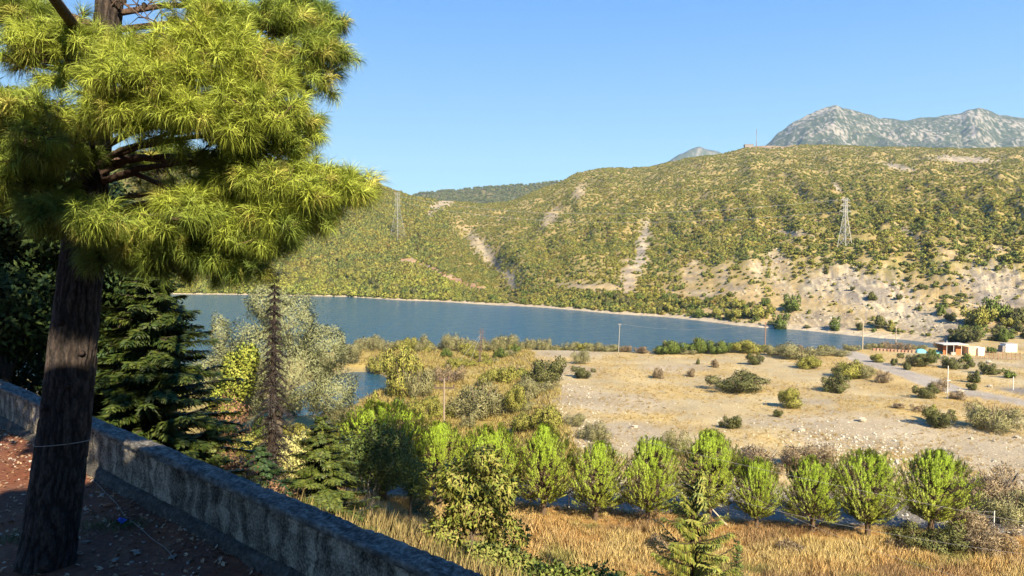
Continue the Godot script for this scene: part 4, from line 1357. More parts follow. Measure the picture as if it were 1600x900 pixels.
func build_bushes() -> void:
	protos_bush = bush_protos()
	# [column, row of the foot, width and height in columns, kind, label]
	var list := [
		[1047, 554, 50, 26, 1, "rounded fresh-green bush at the lake edge, leftmost of the green group"],
		[1092, 553, 44, 30, 1, "tallest fresh-green bush at the lake edge, middle of the green group"],
		[1124, 553, 40, 24, 1, "green bush at the lake edge, rightmost of the green group"],
		[1172, 552, 56, 19, 2, "broad yellowish bush on the shore, left of a wooden pole"],
		[1214, 556, 36, 16, 0, "pale olive bush on the shore just right of a wooden pole"],
		[1257, 562, 80, 24, 0, "wide pale thicket on the shore between two poles"],
		[1262, 576, 48, 18, 2, "yellow-olive bush in front of the wide pale thicket"],
		[1300, 556, 60, 15, 0, "low pale brush along the shore, left of the concrete pole"],
		[1181, 571, 30, 19, 4, "small dark bush alone on the sand near the shore"],
		[1158, 613, 100, 27, 4, "long low olive bush in the middle of the gravel plain"],
		[1325, 592, 62, 32, 2, "big yellow-olive bush beside the dirt track"],
		[1350, 592, 50, 26, 0, "pale bush behind the big yellow-olive one, beside the track"],
		[1311, 614, 50, 30, 4, "dark rounded bush in front of the big yellow-olive one"],
		[1384, 600, 28, 22, 3, "thin dry bush at the edge of the dirt track"],
		[1242, 640, 46, 30, 2, "sparse yellow shrub in the middle of the plain"],
		[1218, 654, 18, 12, 4, "tiny dark bush left of the rubble mound"],
		[1145, 672, 40, 22, 4, "small dark-green bush alone on the near plain"],
		[1451, 624, 40, 22, 4, "dark bush left of the white post"],
		[1470, 614, 36, 22, 3, "brownish dry bush at the foot of the white post"],
		[1474, 670, 48, 32, 4, "compact olive shrub left of the largest bush on the plain"],
		[1462, 664, 26, 26, 2, "yellow shrub joined to the compact olive one"],
		[1556, 675, 92, 50, 0, "largest bush on the plain, grey-green, near the photograph's right edge"],
		[1434, 573, 50, 22, 4, "dark green thicket left of the open shed"],
		[1459, 568, 26, 24, 1, "rounded green bush just left of the open shed"],
		[1376, 567, 26, 13, 2, "small yellow bush inside the bend of the track"],
		[1399, 572, 12, 15, 4, "narrow dark bush right of the bend in the track"],
		[1421, 579, 14, 12, 4, "little dark bush in front of the dark green thicket"],
		[1494, 577, 44, 18, 4, "olive bush in front of the open shed"],
		[1513, 566, 18, 14, 1, "small green bush at the white wall of the shed"],
		[1521, 574, 16, 11, 4, "small dark bush right of the olive one by the shed"],
		[1550, 586, 36, 18, 4, "olive bush in the yellow grass right of the white post"],
		[1527, 599, 20, 20, 4, "upright olive bush below the shed's fence"],
		[1524, 611, 18, 12, 4, "low bush beside a heap of pale rocks"],
		[1582, 592, 24, 14, 1, "blue-green bush at the right end of the plain"],
		[1550, 552, 16, 10, 1, "small bush between the shed's fence and the white hut"],
		[1500, 625, 30, 12, 3, "low dry brush right of the white post's foot"],
		[1440, 646, 22, 10, 3, "low dry tuft in the orange grass of the plain"],
		[1408, 640, 24, 9, 3, "flat dry tuft left of the low one in the orange grass"],
		[1028, 592, 22, 16, 3, "dry bush alone at the plain's lake side"],
		[1080, 590, 16, 14, 3, "sparse dry bush right of the one alone at the lake side"],
		[1120, 575, 14, 14, 3, "thin dry sprig in the sand near the lake side"],
		[1092, 570, 8, 9, 4, "tiny dark sprig in the sand near the green shore bushes"],
		[851, 600, 78, 42, 4, "big dark rounded bush at the plain's left edge by the lake"],
		[912, 592, 36, 18, 4, "half-dry dark bush right of the big rounded one"],
		[905, 570, 34, 22, 0, "feathery pale bush at the lake edge, left of the light pole"],
		[748, 652, 110, 62, 0, "large grey-olive bush right of the crossarm pole"],
		[812, 648, 44, 44, 2, "yellow-green bush right of the large grey-olive one"],
		[845, 618, 74, 26, 0, "olive brush below the big dark rounded bush"],
		[850, 668, 60, 30, 2, "yellow bush behind the bright young pines"],
		[929, 688, 62, 30, 0, "grey brush on the gravel slope behind the pines"],
		[893, 668, 44, 20, 0, "thin grey brush at the gravel slope's left edge"],
		[868, 690, 22, 22, 2, "orange-yellow shrub peeping between two pines"],
		[627, 622, 72, 74, 2, "tall yellow-green willow bush on the inlet's far bank"],
		[655, 622, 60, 56, 0, "silvery bush right of the tall yellow-green one"],
		[592, 585, 44, 36, 2, "yellow-green bush at the tip of the inlet"],
		[540, 566, 50, 30, 0, "pale bush where the willow meets the lake"],
		[690, 655, 60, 30, 2, "low yellow bush at the foot of the crossarm pole"],
		[640, 652, 50, 30, 2, "low yellow bush left of the crossarm pole"],
		[700, 600, 60, 30, 3, "tawny brush in the meadow behind the crossarm pole"],
		[790, 598, 70, 30, 2, "yellow-olive bush left of the big dark rounded bush"],
		[1180, 745, 120, 50, 3, "wide band of dry brown brush behind the middle of the pine row"],
		[1260, 735, 90, 42, 3, "dry brown brush behind the right half of the pine row"],
		[1060, 715, 60, 36, 0, "grey-olive brush behind the tall partly hidden pine"],
		[1560, 800, 130, 70, 3, "dry brown thicket right of the last pine"],
		[1590, 820, 120, 60, 0, "olive thicket at the photograph's right edge, right of the last pine"],
		[1530, 842, 90, 40, 3, "dry brush in front of the last pine"],
		[1465, 882, 110, 42, 4, "dark olive brush at the foot of the last pine"],
		[1540, 905, 130, 56, 3, "brown brush in the bottom right corner of the photograph"],
		[1415, 890, 60, 26, 3, "reddish dry brush at the edge of the orange grass"],
		[1240, 870, 60, 20, 3, "dry brown patch of brush in the orange grass"],
		[1035, 905, 60, 34, 3, "dark dry brush left of the upright fir's foot"],
		[655, 850, 70, 40, 4, "shaded olive bush between the wall and the walnut tree"],
	]
	for e in list:
		var d: float = range_of(e[0], e[1])
		var at := spot(e[0], d)
		var w: float = e[2] * d / FOCAL
		bush("bush", e[5], at, w * 0.56, e[3] * d / FOCAL * 1.05, e[4])
	# the fringe of pale shrubs along the near shore
	var r := RandomNumberGenerator.new()
	r.seed = 311
	for i in 46:
		var a := 530.0 + 440.0 * i / 45.0 + r.randf_range(-8, 8)
		var d := curve(NEAR_SHORE, (a - 800.0) / FOCAL * 182.0) - r.randf_range(3.0, 12.0)
		var kd: int = [0, 0, 0, 2][r.randi() % 4]
		var sz := r.randf_range(2.2, 3.8)
		bush("shore_shrub", "%s %s shrub on the near lake shore, %s" % [size_word(sz, 2.2, 3.8), HUES[kd], beside(a, [0, "beside the willow", 575, "above the inlet", 640, "behind the silvery bush", 690, "left of the timber mast", 745, "at the foot of the timber mast", 800, "left of the big dark rounded bush", 850, "behind the big dark rounded bush", 905, "left of the leaning pole"])], spot(a, d), sz, r.randf_range(3.0, 4.8) * (1.0 if a < 860 else 0.55), kd, "pale shrubs along the near lake shore", "shrub")
	for i in 22:
		var a := 985.0 + 480.0 * i / 21.0 + r.randf_range(-8, 8)
		var d := curve(NEAR_SHORE, (a - 800.0) / FOCAL * 178.0) - r.randf_range(12.0, 20.0)
		var kd: int = [0, 0, 2, 3][r.randi() % 4]
		var sz := r.randf_range(1.6, 3.0)
		bush("shore_shrub", "%s low %s shrub at the plain's lake edge, %s" % [size_word(sz, 1.6, 3.0), HUES[kd], beside(a, [0, "right of the leaning pole", 1030, "among the green bushes", 1140, "left of the reddish pole", 1200, "right of the reddish pole", 1280, "left of the pale wooden pole", 1350, "between two thin poles", 1405, "left of the open shed"])], spot(a, d), sz, r.randf_range(1.2, 2.0), kd, "low shrubs on the plain's lake edge", "shrub")
	# scrub on the lower ground left of the plain
	for i in 46:
		var a := r.randf_range(590.0, 885.0)
		var d := r.randf_range(84.0, 172.0)
		var at := spot(a, d)
		if at.y < 0.9 or at.x > plain_edge(d) - 1.0:
			continue
		var kd: int = [0, 2, 2, 2, 1][r.randi() % 5]
		var sz := r.randf_range(1.2, 2.6)
		bush("scrub_bush", "%s %s bush in the left-hand scrub, %s" % [size_word(sz, 1.2, 2.6), HUES[kd], ("far, " if d > 135.0 else ("near, " if d < 105.0 else "")) + beside(a, [0, "above the inlet", 650, "left of the crossarm pole", 692, "right of the crossarm pole", 760, "below the lake-edge thicket", 820, "at the edge of the gravel"])], at, sz, r.randf_range(1.2, 2.4), kd, "bushes in the scrub left of the plain", "bush")
	for i in 34:
		var a := r.randf_range(330.0, 640.0)
		var d := r.randf_range(62.0, 112.0)
		var at := spot(a, d)
		if at.y < 0.7:
			continue
		var kd: int = [2, 2, 1, 0][r.randi() % 4]
		var sz := r.randf_range(1.4, 2.8)
		bush("meadow_bush", "%s %s bush on the low ground, %s" % [size_word(sz, 1.4, 2.8), HUES[kd], beside(a, [0, "left of the willow", 400, "behind the dead conifer", 440, "in front of the willow", 510, "right of the willow", 560, "below the inlet", 600, "behind the shaded young pine"])], at, sz, r.randf_range(1.8, 3.4), kd, "bushes on the low ground below the willow", "bush")
	for i in 34:
		var a := r.randf_range(1490.0, 1680.0)
		var d := r.randf_range(186.0, 212.0)
		var x := (a - 800.0) / FOCAL * d
		var at := Vector3(x, maxf(ground(x, d), hill(a, d)), -d)
		if at.y < 0.4:
			continue
		var kd: int = [1, 4, 2, 4][r.randi() % 4]
		var sz := r.randf_range(1.6, 3.2)
		bush("bank_tree", "%s %s tree on the bank behind the buildings, %s" % [size_word(sz, 1.6, 3.2), HUES[kd], beside(a, [0, "behind the open shed", 1530, "between the shed and the hut", 1570, "behind the white hut", 1600, "at the photograph's right edge"])], at, sz, r.randf_range(2.0, 4.2), kd, "trees on the bank behind the shed", "tree")
	# leafy trees along the far shore
	for i in 150:
		var a := 300.0 + 900.0 * i / 149.0 + r.randf_range(-5, 5)
		var d := curve(FAR_SHORE, a) + r.randf_range(5.0, 24.0)
		var at := hill_spot(a, d)
		var big := r.randf_range(1.9, 3.7) * (1.1 if a < 760 else 0.75)
		if a > 690 and a < 770 and r.randf() < 0.6:
			continue
		var kd: int = [2, 2, 1, 2, 4][r.randi() % 5]
		bush("shore_tree", "%s %s tree on the far lake shore, %s" % [size_word(big, 2.0, 4.4), HUES[kd], beside(a, [0, "seen past the pine trunk", 380, "above the pale willow", 470, "under the pine's drooping boughs", 560, "below the left pylon", 620, "right of the left pylon", 668, "below the red earth scar", 720, "at the pale beach", 780, "below the pale ravine", 850, "right of the pale ravine", 920, "left of the straight gully", 985, "below the straight gully", 1050, "right of the straight gully", 1120, "on the yellowish bank"])], at, big, big * r.randf_range(1.1, 1.5), kd, "leafy trees along the far lake shore", "tree")
	# separate bushes on the bare rubble slope of the far shore
	var far_list := [
		[1222, 246.5, 15, 22, 1, "dark green tree at the far water's edge, left of the bare slope"], [1306, 235.0, 13, 19, 1, "dark green tree at the far water's edge below the bare slope"],
		[1345, 229.5, 8, 12, 4, "round dark bush at the far water's edge, right of the dark green tree"], [1376, 228.0, 13, 20, 4, "brownish tree on the far bank right of the round dark bush"], [1395, 225.5, 9, 13, 2, "yellow-green bush on the far bank beside the brownish tree"],
		[1236, 262.0, 16, 24, 1, "large green bush above the far water's edge, left of the bare slope"], [1186, 262.0, 26, 17, 2, "broad yellow bush on the far bank left of the bare slope"], [1150, 268.0, 22, 14, 2, "yellow bush at the foot of the hill, further left along the far bank"],
		[1363, 252.0, 10, 12, 4, "round olive bush alone in the middle of the bare slope"], [1291, 285.0, 6, 9, 4, "small olive bush high on the left of the bare slope"], [1354, 274.0, 6, 7, 4, "small bush above the round olive one on the bare slope"],
		[1405, 246.0, 6, 9, 4, "dark little bush right of the round olive one on the bare slope"], [1471, 228.0, 10, 15, 1, "green bush low on the right side of the bare slope"], [1440, 250.0, 7, 8, 4, "olive bush in the furrows right of the bare slope"],
		[1332, 262.0, 5, 6, 4, "tiny bush left of the round olive one on the bare slope"], [1420, 262.0, 7, 7, 4, "small bush high among the furrows of the bare slope"], [1262, 243.0, 8, 5, 4, "flat bush at the far water's edge between two dark green trees"],
		[1488, 220.0, 11, 13, 4, "olive bush at the right foot of the bare slope"], [1530, 214.0, 27, 33, 2, "big yellow-green tree behind the open shed"], [1562, 216.0, 30, 30, 1, "big green tree behind the white hut"], [1592, 212.0, 27, 30, 4, "dark tree at the photograph's right edge behind the white hut"], [1510, 207.0, 12, 11, 2, "yellow-green bush at the lake's right end"],
	]
	for e in far_list:
		var at := hill_spot(e[0], e[1])
		bush("bank_bush", e[5], at, e[2] * e[1] / FOCAL, e[3] * e[1] / FOCAL * 1.15, e[4])


# ------------------------------------------------------------------ grass
func build_grass() -> void:
	var r := RandomNumberGenerator.new()
	r.seed = 401
	var tufts := []
	for k in 3:
		var s := Shape.new()
		for i in 34:
			var a := r.randf() * TAU
			var q := sqrt(r.randf()) * 0.32
			var base := Vector3(cos(a) * q, -0.05, sin(a) * q)
			var d := (Vector3.UP + unit(r) * 0.42).normalized()
			var m := (Vector3.UP * 0.8 + unit(r) * 0.6).normalized()
			var v := r.randf_range(0.75, 1.2)
			s.leaf(base, d, d.cross(unit(r)).normalized(), r.randf_range(0.5, 1.05), r.randf_range(0.016, 0.04), m, Color(v, v, v * 0.95))
		tufts.append(s.mesh(mats.straw))
	var places := [[], [], []]
	var tints := [PackedColorArray(), PackedColorArray(), PackedColorArray()]
	for i in 15000:
		var d := r.randf_range(38.0, 58.0)
		var x := r.randf_range(-12.0, 42.0)
		var row := 54.0 - (x + 9.7) * 0.196
		if d > row + 1.5 or wall_side(x, d) < 16.0:
			continue
		var n := fbm.get_noise_2d(x * 5.0, d * 5.0)
		var q := Color(0.56, 0.40, 0.15).lerp(Color(0.47, 0.26, 0.085), clampf(0.35 + n * 2.2, 0, 1))
		q = q.lerp(Color(0.58, 0.48, 0.24), r.randf() * 0.6)
		var k := r.randi() % 3
		var size := r.randf_range(0.55, 1.1) * (0.75 + 0.6 * fbm.get_noise_2d(x * 8.0 + 60.0, d * 8.0))
		q = q.lerp(Color(0.30, 0.19, 0.10), smoothstep(0.18, 0.4, fbm.get_noise_2d(x * 3.0 + 20.0, d * 6.0)) * 0.8)
		q = q.lerp(Color(0.20, 0.22, 0.06), smoothstep(0.25, 0.45, fbm.get_noise_2d(x * 6.0 + 120.0, d * 9.0)) * 0.7)
		if d > row - 2.0:
			size *= 0.6
		places[k].append(Transform3D(Basis(Vector3.UP, r.randf() * TAU).scaled(Vector3(1.2, 1, 1.2) * size), Vector3(x, ground(x, d), -d)))
		tints[k].append(q)
	for i in 16000:   # thinner dry grass over the plain and the scrubby ground
		var d := r.randf_range(60.0, 172.0)
		var x := (r.randf_range(560.0, 1640.0) - 800.0) / FOCAL * d
		var h := ground(x, d)
		var left := x < plain_edge(d)
		var n := fbm.get_noise_2d(x * 2.2 + 11.0, d * 2.2)
		if h < 0.8 or road_offset(x, d) < 3.0 or (not left and n + r.randf_range(-0.35, 0.35) < -0.1):
			continue
		var k := r.randi() % 3
		var size := r.randf_range(0.3, 0.7) * (1.5 if left else 0.55)
		places[k].append(Transform3D(Basis(Vector3.UP, r.randf() * TAU).scaled(Vector3(1.5, 1, 1.5) * size), Vector3(x, h, -d)))
		tints[k].append((Color(0.48, 0.35, 0.14) if not left else Color(0.42, 0.35, 0.11)).lerp(Color(0.36, 0.24, 0.09), r.randf() * 0.7))
	for i in 3200:   # rank growth on the slope under the wall
		var d := r.randf_range(8.0, 40.0)
		var x := r.randf_range(-22.0, 12.0)
		var w := wall_side(x, d)
		if w < 1.0 or w > 24.0:
			continue
		var k := r.randi() % 3
		places[k].append(Transform3D(Basis(Vector3.UP, r.randf() * TAU).scaled(Vector3.ONE * r.randf_range(0.6, 1.1)), Vector3(x, ground(x, d), -d)))
		tints[k].append(Color(0.20, 0.18, 0.07).lerp(Color(0.34, 0.24, 0.10), r.randf()))
	var straw := thing("dry_grass", "tall dry orange and straw grass on the bench and plain", "grass")
	straw.set_meta("kind", "stuff")
	for k in 3:
		scatter("grass_blades", tufts[k], places[k], tints[k], straw)


# ------------------------------------------------------------------ stones
func stone_shape(seed_: int, flat := 0.7, col := Color(1, 1, 1)) -> Shape:
	var base := SphereMesh.new()
	base.radial_segments = 9
	base.rings = 5
	base.radius = 1.0
	base.height = 2.0
	var arr := base.get_mesh_arrays()
	var s := Shape.new()
	var idx: PackedInt32Array = arr[Mesh.ARRAY_INDEX]
	var pts: PackedVector3Array = arr[Mesh.ARRAY_VERTEX]
	for i in pts.size():
		var d := pts[i].normalized()
		pts[i] = d * (0.75 + 0.7 * fine.get_noise_3d(d.x * 9.0 + seed_ * 13.0, d.y * 9.0, d.z * 9.0)) * Vector3(1, flat, 0.85)
	for i in range(0, idx.size(), 3):
		if (pts[idx[i]] - pts[idx[i + 1]]).length() > 1e-4 and (pts[idx[i + 2]] - pts[idx[i + 1]]).length() > 1e-4 and (pts[idx[i]] - pts[idx[i + 2]]).length() > 1e-4:
			s.face(pts[idx[i]], pts[idx[i + 1]], pts[idx[i + 2]], col)
	return s


func build_stones() -> void:
	var r := RandomNumberGenerator.new()
	r.seed = 501
	var kinds := []
	for k in 4:
		kinds.append(stone_shape(k).mesh(mats.plain))
	var places := [[], [], [], []]
	var tints := [PackedColorArray(), PackedColorArray(), PackedColorArray(), PackedColorArray()]
	for i in 26000:
		var d := 58.0 + 100.0 * pow(r.randf(), 1.8)
		var x := (r.randf_range(760.0, 1640.0) - 800.0) / FOCAL * d
		var h := ground(x, d)
		if x < plain_edge(d) - 4.0 or h < 1.5:
			continue
		var a := column_of(x, d)
		var rub := exp(-pow((a - 1360.0 - (d - 72.0) * -6.0) / 110.0, 2.0)) * exp(-pow((d - 72.0) / 12.0, 2.0)) + 0.5 * exp(-pow((x - plain_edge(d) - 2.0) / 3.5, 2.0)) + 0.22
		if r.randf() > rub:
			continue
		var size := 0.035 + 0.12 * pow(r.randf(), 4.0) * (0.6 + rub)
		var k := r.randi() % 4
		places[k].append(Transform3D(Basis.from_euler(Vector3(r.randf(), r.randf() * TAU, r.randf() * 0.5)).scaled_local(Vector3.ONE * size), Vector3(x, h + size * 0.2, -d)))
		var v := r.randf_range(0.7, 1.15)
		tints[k].append(Color(0.44 * v, 0.40 * v, 0.32 * v))
	for i in 2600:   # gravel and pale rubble along the lane behind the pines
		var x := r.randf_range(-12.0, 42.0)
		var d := 54.0 - (x + 9.7) * 0.196 + r.randf_range(2.5, 12.0)
		var size := 0.03 + 0.09 * pow(r.randf(), 2.0)
		if x > 24.0:
			size *= 1.5
		var k := r.randi() % 4
		places[k].append(Transform3D(Basis.from_euler(Vector3(r.randf(), r.randf() * TAU, 0)).scaled_local(Vector3.ONE * size), Vector3(x, ground(x, d) + size * 0.2, -d)))
		var v := r.randf_range(0.7, 1.1)
		tints[k].append(Color(0.38 * v, 0.36 * v, 0.32 * v))
	# broken rock on the bare slope across the lake
	for i in 5200:
		var a := r.randf_range(1150.0, 1660.0)
		var d := curve(FAR_SHORE, a) + r.randf_range(2.0, 130.0)
		var at := hill_spot(a, d)
		var row := 400.0 - (at.y - EYE) / d * FOCAL
		if r.randf() > bare_at(a, row)[0] + (0.5 if a > 1500.0 and row > 465.0 else 0.05):
			continue
		var size := 0.15 + 0.75 * pow(r.randf(), 4.0)
		var k := r.randi() % 4
		places[k].append(Transform3D(Basis.from_euler(Vector3(r.randf(), r.randf() * TAU, r.randf() * 0.6)).scaled_local(Vector3.ONE * size), at))
		var v := r.randf_range(0.55, 1.15)
		tints[k].append(Color(0.32 * v, 0.27 * v, 0.20 * v) if a < 1500.0 or r.randf() < 0.4 else Color(0.24 * v, 0.22 * v, 0.21 * v))
	var rubble := thing("rubble", "pale stones strewn over the gravel plain and the bare slope", "rubble")
	rubble.set_meta("kind", "stuff")
	for k in 4:
		scatter("stones", kinds[k], places[k], tints[k], rubble)
	# single rocks
	var rocks := [
		[1352, 661, 15, "pale flat boulder on the rubble mound"], [1255, 678, 12, "white rock beside a dark one at the foot of the mound"], [1247, 676, 9, "dark rock at the foot of the mound"],
		[1596, 687, 9, "pale rock at the photograph's right edge on the near plain"], [1525, 690, 8, "pale rock below the largest bush"], [1560, 692, 6, "small pale rock right of the one below the largest bush"], [1578, 698, 7, "grey rock between the two pale ones near the right edge"],
		[1505, 615, 12, "heap-topping pale rock beside the low bush"], [1551, 607, 10, "dark rock in the yellow grass right of the white post"], [1400, 569, 12, "white rock inside the bend of the track"], [1562, 725, 7, "pale rock on the gravel slope, low at the right"],
		[992, 672, 13, "white rock at the left edge of the gravel slope"], [1548, 568, 10, "dark rock below the white hut's fence"], [1500, 700, 5, "small rock on the near plain, left of the one below the largest bush"], [1040, 640, 5, "lone small rock on the sandy middle of the plain"],
		[1320, 690, 8, "pale rock in the rubble below the mound"], [1290, 700, 7, "grey rock at the left end of the rubble"], [1380, 712, 8, "pale rock in the middle of the rubble band"], [1420, 724, 8, "white rock at the right end of the rubble band"],
	]
	var i := 0
	for e in rocks:
		var d := range_of(e[0], e[1])
		var at := spot(e[0], d)
		var o := part("rock", stone_shape(20 + i, 0.6, Color(0.22, 0.2, 0.17) if e[3].contains("dark") and not e[3].contains("white") else Color(0.52, 0.48, 0.41)).mesh(mats.rock), self)
		var size: float = e[2] * d / FOCAL * 0.62
		o.position = at + Vector3(0, size * 0.25, 0)
		o.scale = Vector3.ONE * size
		o.rotation.y = i * 1.7
		tag(o, e[3], "rock")
		i += 1


func tinted(mesh_shape: Shape, col: Color) -> Shape:
	for i in mesh_shape.c.size():
		mesh_shape.c[i] = col
	return mesh_shape


# ------------------------------------------------------------------ poles, pylons, cables
func strut(s: Shape, a: Vector3, b: Vector3, w: float, col: Color) -> void:
	s.tube([a, b], [w, w], 4, col)


func hill_range(a: float, row: float) -> float:   # how far the hillside is that shows at that height row
	var d := curve(FAR_SHORE, a)
	while d < 1500.0:
		if hill(a, d) - EYE >= (400.0 - row) / FOCAL * d:
			return d
		d += 1.0
	return d


func pylon(label: String, foot: Vector3, h: float, wide: float, lean: float, steel: Color, gauge: float) -> void:
	var o := thing("lattice_pylon", label, "pylon", foot)
	var half := wide * 0.5
	var neck := wide * 0.13
	var waist := h * 0.68
	var corner := func(sx: float, sz: float, y: float) -> Vector3:
		var q := lerpf(half, neck, minf(y / waist, 1.0))
		return Vector3(sx * q, y, sz * q)
	for sx in [-1.0, 1.0]:
		for sz in [-1.0, 1.0]:
			var s := Shape.new()
			s.tube([corner.call(sx, sz, -1.0), corner.call(sx, sz, waist), corner.call(sx, sz, h)], [0.22 * gauge, 0.18 * gauge, 0.15 * gauge], 4, steel)
			part("leg", s.mesh(mats.metal), o)
	var lat := Shape.new()
	var y := 0.0
	while y < h - 1.0:
		var nx := minf(h, y + lerpf(3.4, 1.6, y / h))
		for sd in 4:
			var c: Array = [[-1.0, -1.0], [1.0, -1.0], [1.0, 1.0], [-1.0, 1.0]]
			var p: Array = c[sd]
			var q: Array = c[(sd + 1) % 4]
			strut(lat, corner.call(p[0], p[1], y), corner.call(q[0], q[1], nx), 0.07 * gauge, steel)
			strut(lat, corner.call(q[0], q[1], y), corner.call(p[0], p[1], nx), 0.07 * gauge, steel)
			strut(lat, corner.call(p[0], p[1], nx), corner.call(q[0], q[1], nx), 0.07 * gauge, steel)
		y = nx
	part("lattice", lat.mesh(mats.metal), o)
	for q in [[0.72, 1.0, 3.6], [0.84, -1.0, 3.0], [0.96, 1.0, 2.6]]:
		for sx in [-1.0, 1.0]:
			var s := Shape.new()
			var tip := Vector3(sx * q[2], h * q[0] + 0.25, 0)
			strut(s, Vector3(sx * neck, h * q[0], neck), tip, 0.09, steel)
			strut(s, Vector3(sx * neck, h * q[0], -neck), tip, 0.09, steel)
			strut(s, Vector3(sx * neck, h * q[0] + 1.3, 0), tip, 0.08, steel)
			strut(s, tip, tip - Vector3(0, 1.5, 0), 0.06, Color(0.3, 0.25, 0.2))
			part("crossarm", s.mesh(mats.metal), o)
	o.rotation.y = lean


func cable(label: String, a: Vector3, b: Vector3, sag: float, rad: float, group := "", col := Color(0.12, 0.12, 0.12)) -> void:
	var pts := []
	var rr := []
	for i in 25:
		var t := i / 24.0
		pts.append(a.lerp(b, t) - Vector3(0, sag * 4.0 * t * (1.0 - t), 0))
		rr.append(rad)
	var s := Shape.new()
	s.tube(pts, rr, 5, col)
	tag(part("power_cable", s.mesh(mats.metal), self), label, "cable", group)


func build_poles() -> void:
	var wood := Color(0.30, 0.23, 0.16)
	# [column, range, height, radius, colour, label]
	for e in [
		[1197.0, 168.0, 6.6, 0.13, Color(0.2, 0.115, 0.075), "reddish wooden pole at the lake edge, right of the green bushes"],
		[1350.0, 172.0, 6.4, 0.13, Color(0.34, 0.28, 0.2), "pale wooden pole at the lake edge behind the dirt track"],
		[1402.0, 176.0, 5.2, 0.11, Color(0.36, 0.28, 0.2), "thin pole at the lake edge, left of the shed's bushes"],
		[967.0, 166.0, 6.4, 0.10, Color(0.24, 0.22, 0.19), "pale leaning pole at the lake edge, left of the green bushes"],
	]:
		var at := spot(e[0], e[1])
		var o := thing("utility_pole", e[5], "pole", at)
		var s := Shape.new()
		s.tube([Vector3(0, -0.4, 0), Vector3(0.02, e[2], 0)], [e[3], e[3] * 0.75], 8, e[4])
		part("shaft", s.mesh(mats.plain), o)
		s = Shape.new()
		s.box(Transform3D(Basis(), Vector3(0.02, e[2] - 0.25, 0)), Vector3(0.7, 0.09, 0.09), e[4])
		part("crossarm", s.mesh(mats.plain), o)
		for k in [-0.3, 0.3]:
			s = Shape.new()
			s.tube([Vector3(k, e[2] - 0.2, 0), Vector3(k, e[2] + 0.02, 0)], [0.05, 0.035], 6, Color(0.25, 0.2, 0.17))
			part("insulator", s.mesh(mats.plain), o)
		if e[0] == 967.0:
			o.rotation.z = -0.04
	# the crossarm pole in front of the meadow
	var at2 := spot(692.0, 74.0)
	var o2 := thing("utility_pole", "concrete pole with two crossarms rising behind the narrow young pine", "pole", at2)
	var top := EYE + (400.0 - 592.0) / FOCAL * 74.0 - at2.y
	var s2 := Shape.new()
	s2.tube([Vector3(0, -0.4, 0), Vector3(0.1, top, 0)], [0.13, 0.09], 10, Color(0.22, 0.17, 0.125))
	part("shaft", s2.mesh(mats.plain), o2)
	for q in [[top - 0.95, 2.0, 0.0], [top - 0.12, 0.9, 0.3]]:
		s2 = Shape.new()
		s2.box(Transform3D(Basis(Vector3.BACK, q[2] * 0.3), Vector3(0.1, q[0], 0.0)), Vector3(q[1], 0.14, 0.14), Color(0.08, 0.06, 0.05))
		part("crossarm", s2.mesh(mats.plain), o2)
		for sx in [-0.46, 0.46]:
			s2 = Shape.new()
			var b := Vector3(0.1 + sx * q[1], q[0] + sx * q[2] * q[1] * 0.3, 0)
			s2.tube([b, b + Vector3(0, 0.12, 0), b + Vector3(0, 0.32, 0)], [0.05, 0.11, 0.06], 8, Color(0.1, 0.06, 0.05))
			part("insulator", s2.mesh(mats.plain), o2)
	# thin lattice-topped mast by the lake, left
	var at3 := spot(751.0, 150.0)
	var o3 := thing("timber_mast", "dark timber mast with stays standing against the lake", "pole", at3)
	var h3 := EYE + (400.0 - 513.0) / FOCAL * 150.0 - at3.y
	for k in [-1.0, 1.0]:
		var s := Shape.new()
		s.tube([Vector3(k * 0.1 - 0.3, -0.3, 0), Vector3(k * 0.22 + 0.25, h3, 0)], [0.10, 0.07], 7, Color(0.10, 0.07, 0.06))
		part("shaft", s.mesh(mats.plain), o3)
	for k in [0.75, 0.9]:
		var s := Shape.new()
		s.box(Transform3D(Basis(), Vector3(0.15, h3 * k, 0)), Vector3(1.6, 0.1, 0.1), Color(0.10, 0.07, 0.06))
		part("crossarm", s.mesh(mats.plain), o3)
	for k in [[-5.0, 0.0], [-2.4, 0.2]]:
		var s := Shape.new()
		s.tube([Vector3(0.1, h3 * 0.85, 0), Vector3(k[0], k[1], 0.5)], [0.025, 0.025], 4, Color(0.4, 0.38, 0.35))
		part("stay_wire", s.mesh(mats.metal), o3)
	# white posts by the track
	for e in [[1485.0, 103.0, 4.6, 0.06, "tall white post with a short arm beside the dirt track"], [1588.0, 112.0, 2.0, 0.06, "short white post near the photograph's right edge"]]:
		var a := spot(e[0], e[1])
		var o := thing("white_post", e[4], "post", a)
		var s := Shape.new()
		s.tube([Vector3(0, -0.2, 0), Vector3(0, e[2], 0)], [e[3], e[3]], 8, Color(0.5, 0.48, 0.45))
		part("shaft", s.mesh(mats.plain), o)
		if e[2] > 3.0:
			s = Shape.new()
			s.box(Transform3D(Basis(), Vector3(0.12, e[2] * 0.56, 0)), Vector3(0.4, 0.1, 0.1), Color(0.7, 0.68, 0.64))
			part("arm", s.mesh(mats.plain), o)
	# pylons on the hill
	var d1 := hill_range(1319.0, 386.0)
	var p1 := hill_spot(1319.0, d1)
	var h1 := 75.0 / FOCAL * d1
	pylon("grey lattice pylon standing above the bare slope of the hill", p1, h1, h1 * 0.2, 0.5, Color(0.40, 0.39, 0.37), 0.62)
	var d2 := hill_range(622.0, 374.0)
	var p2 := hill_spot(622.0, d2)
	var h2 := 72.0 / FOCAL * d2
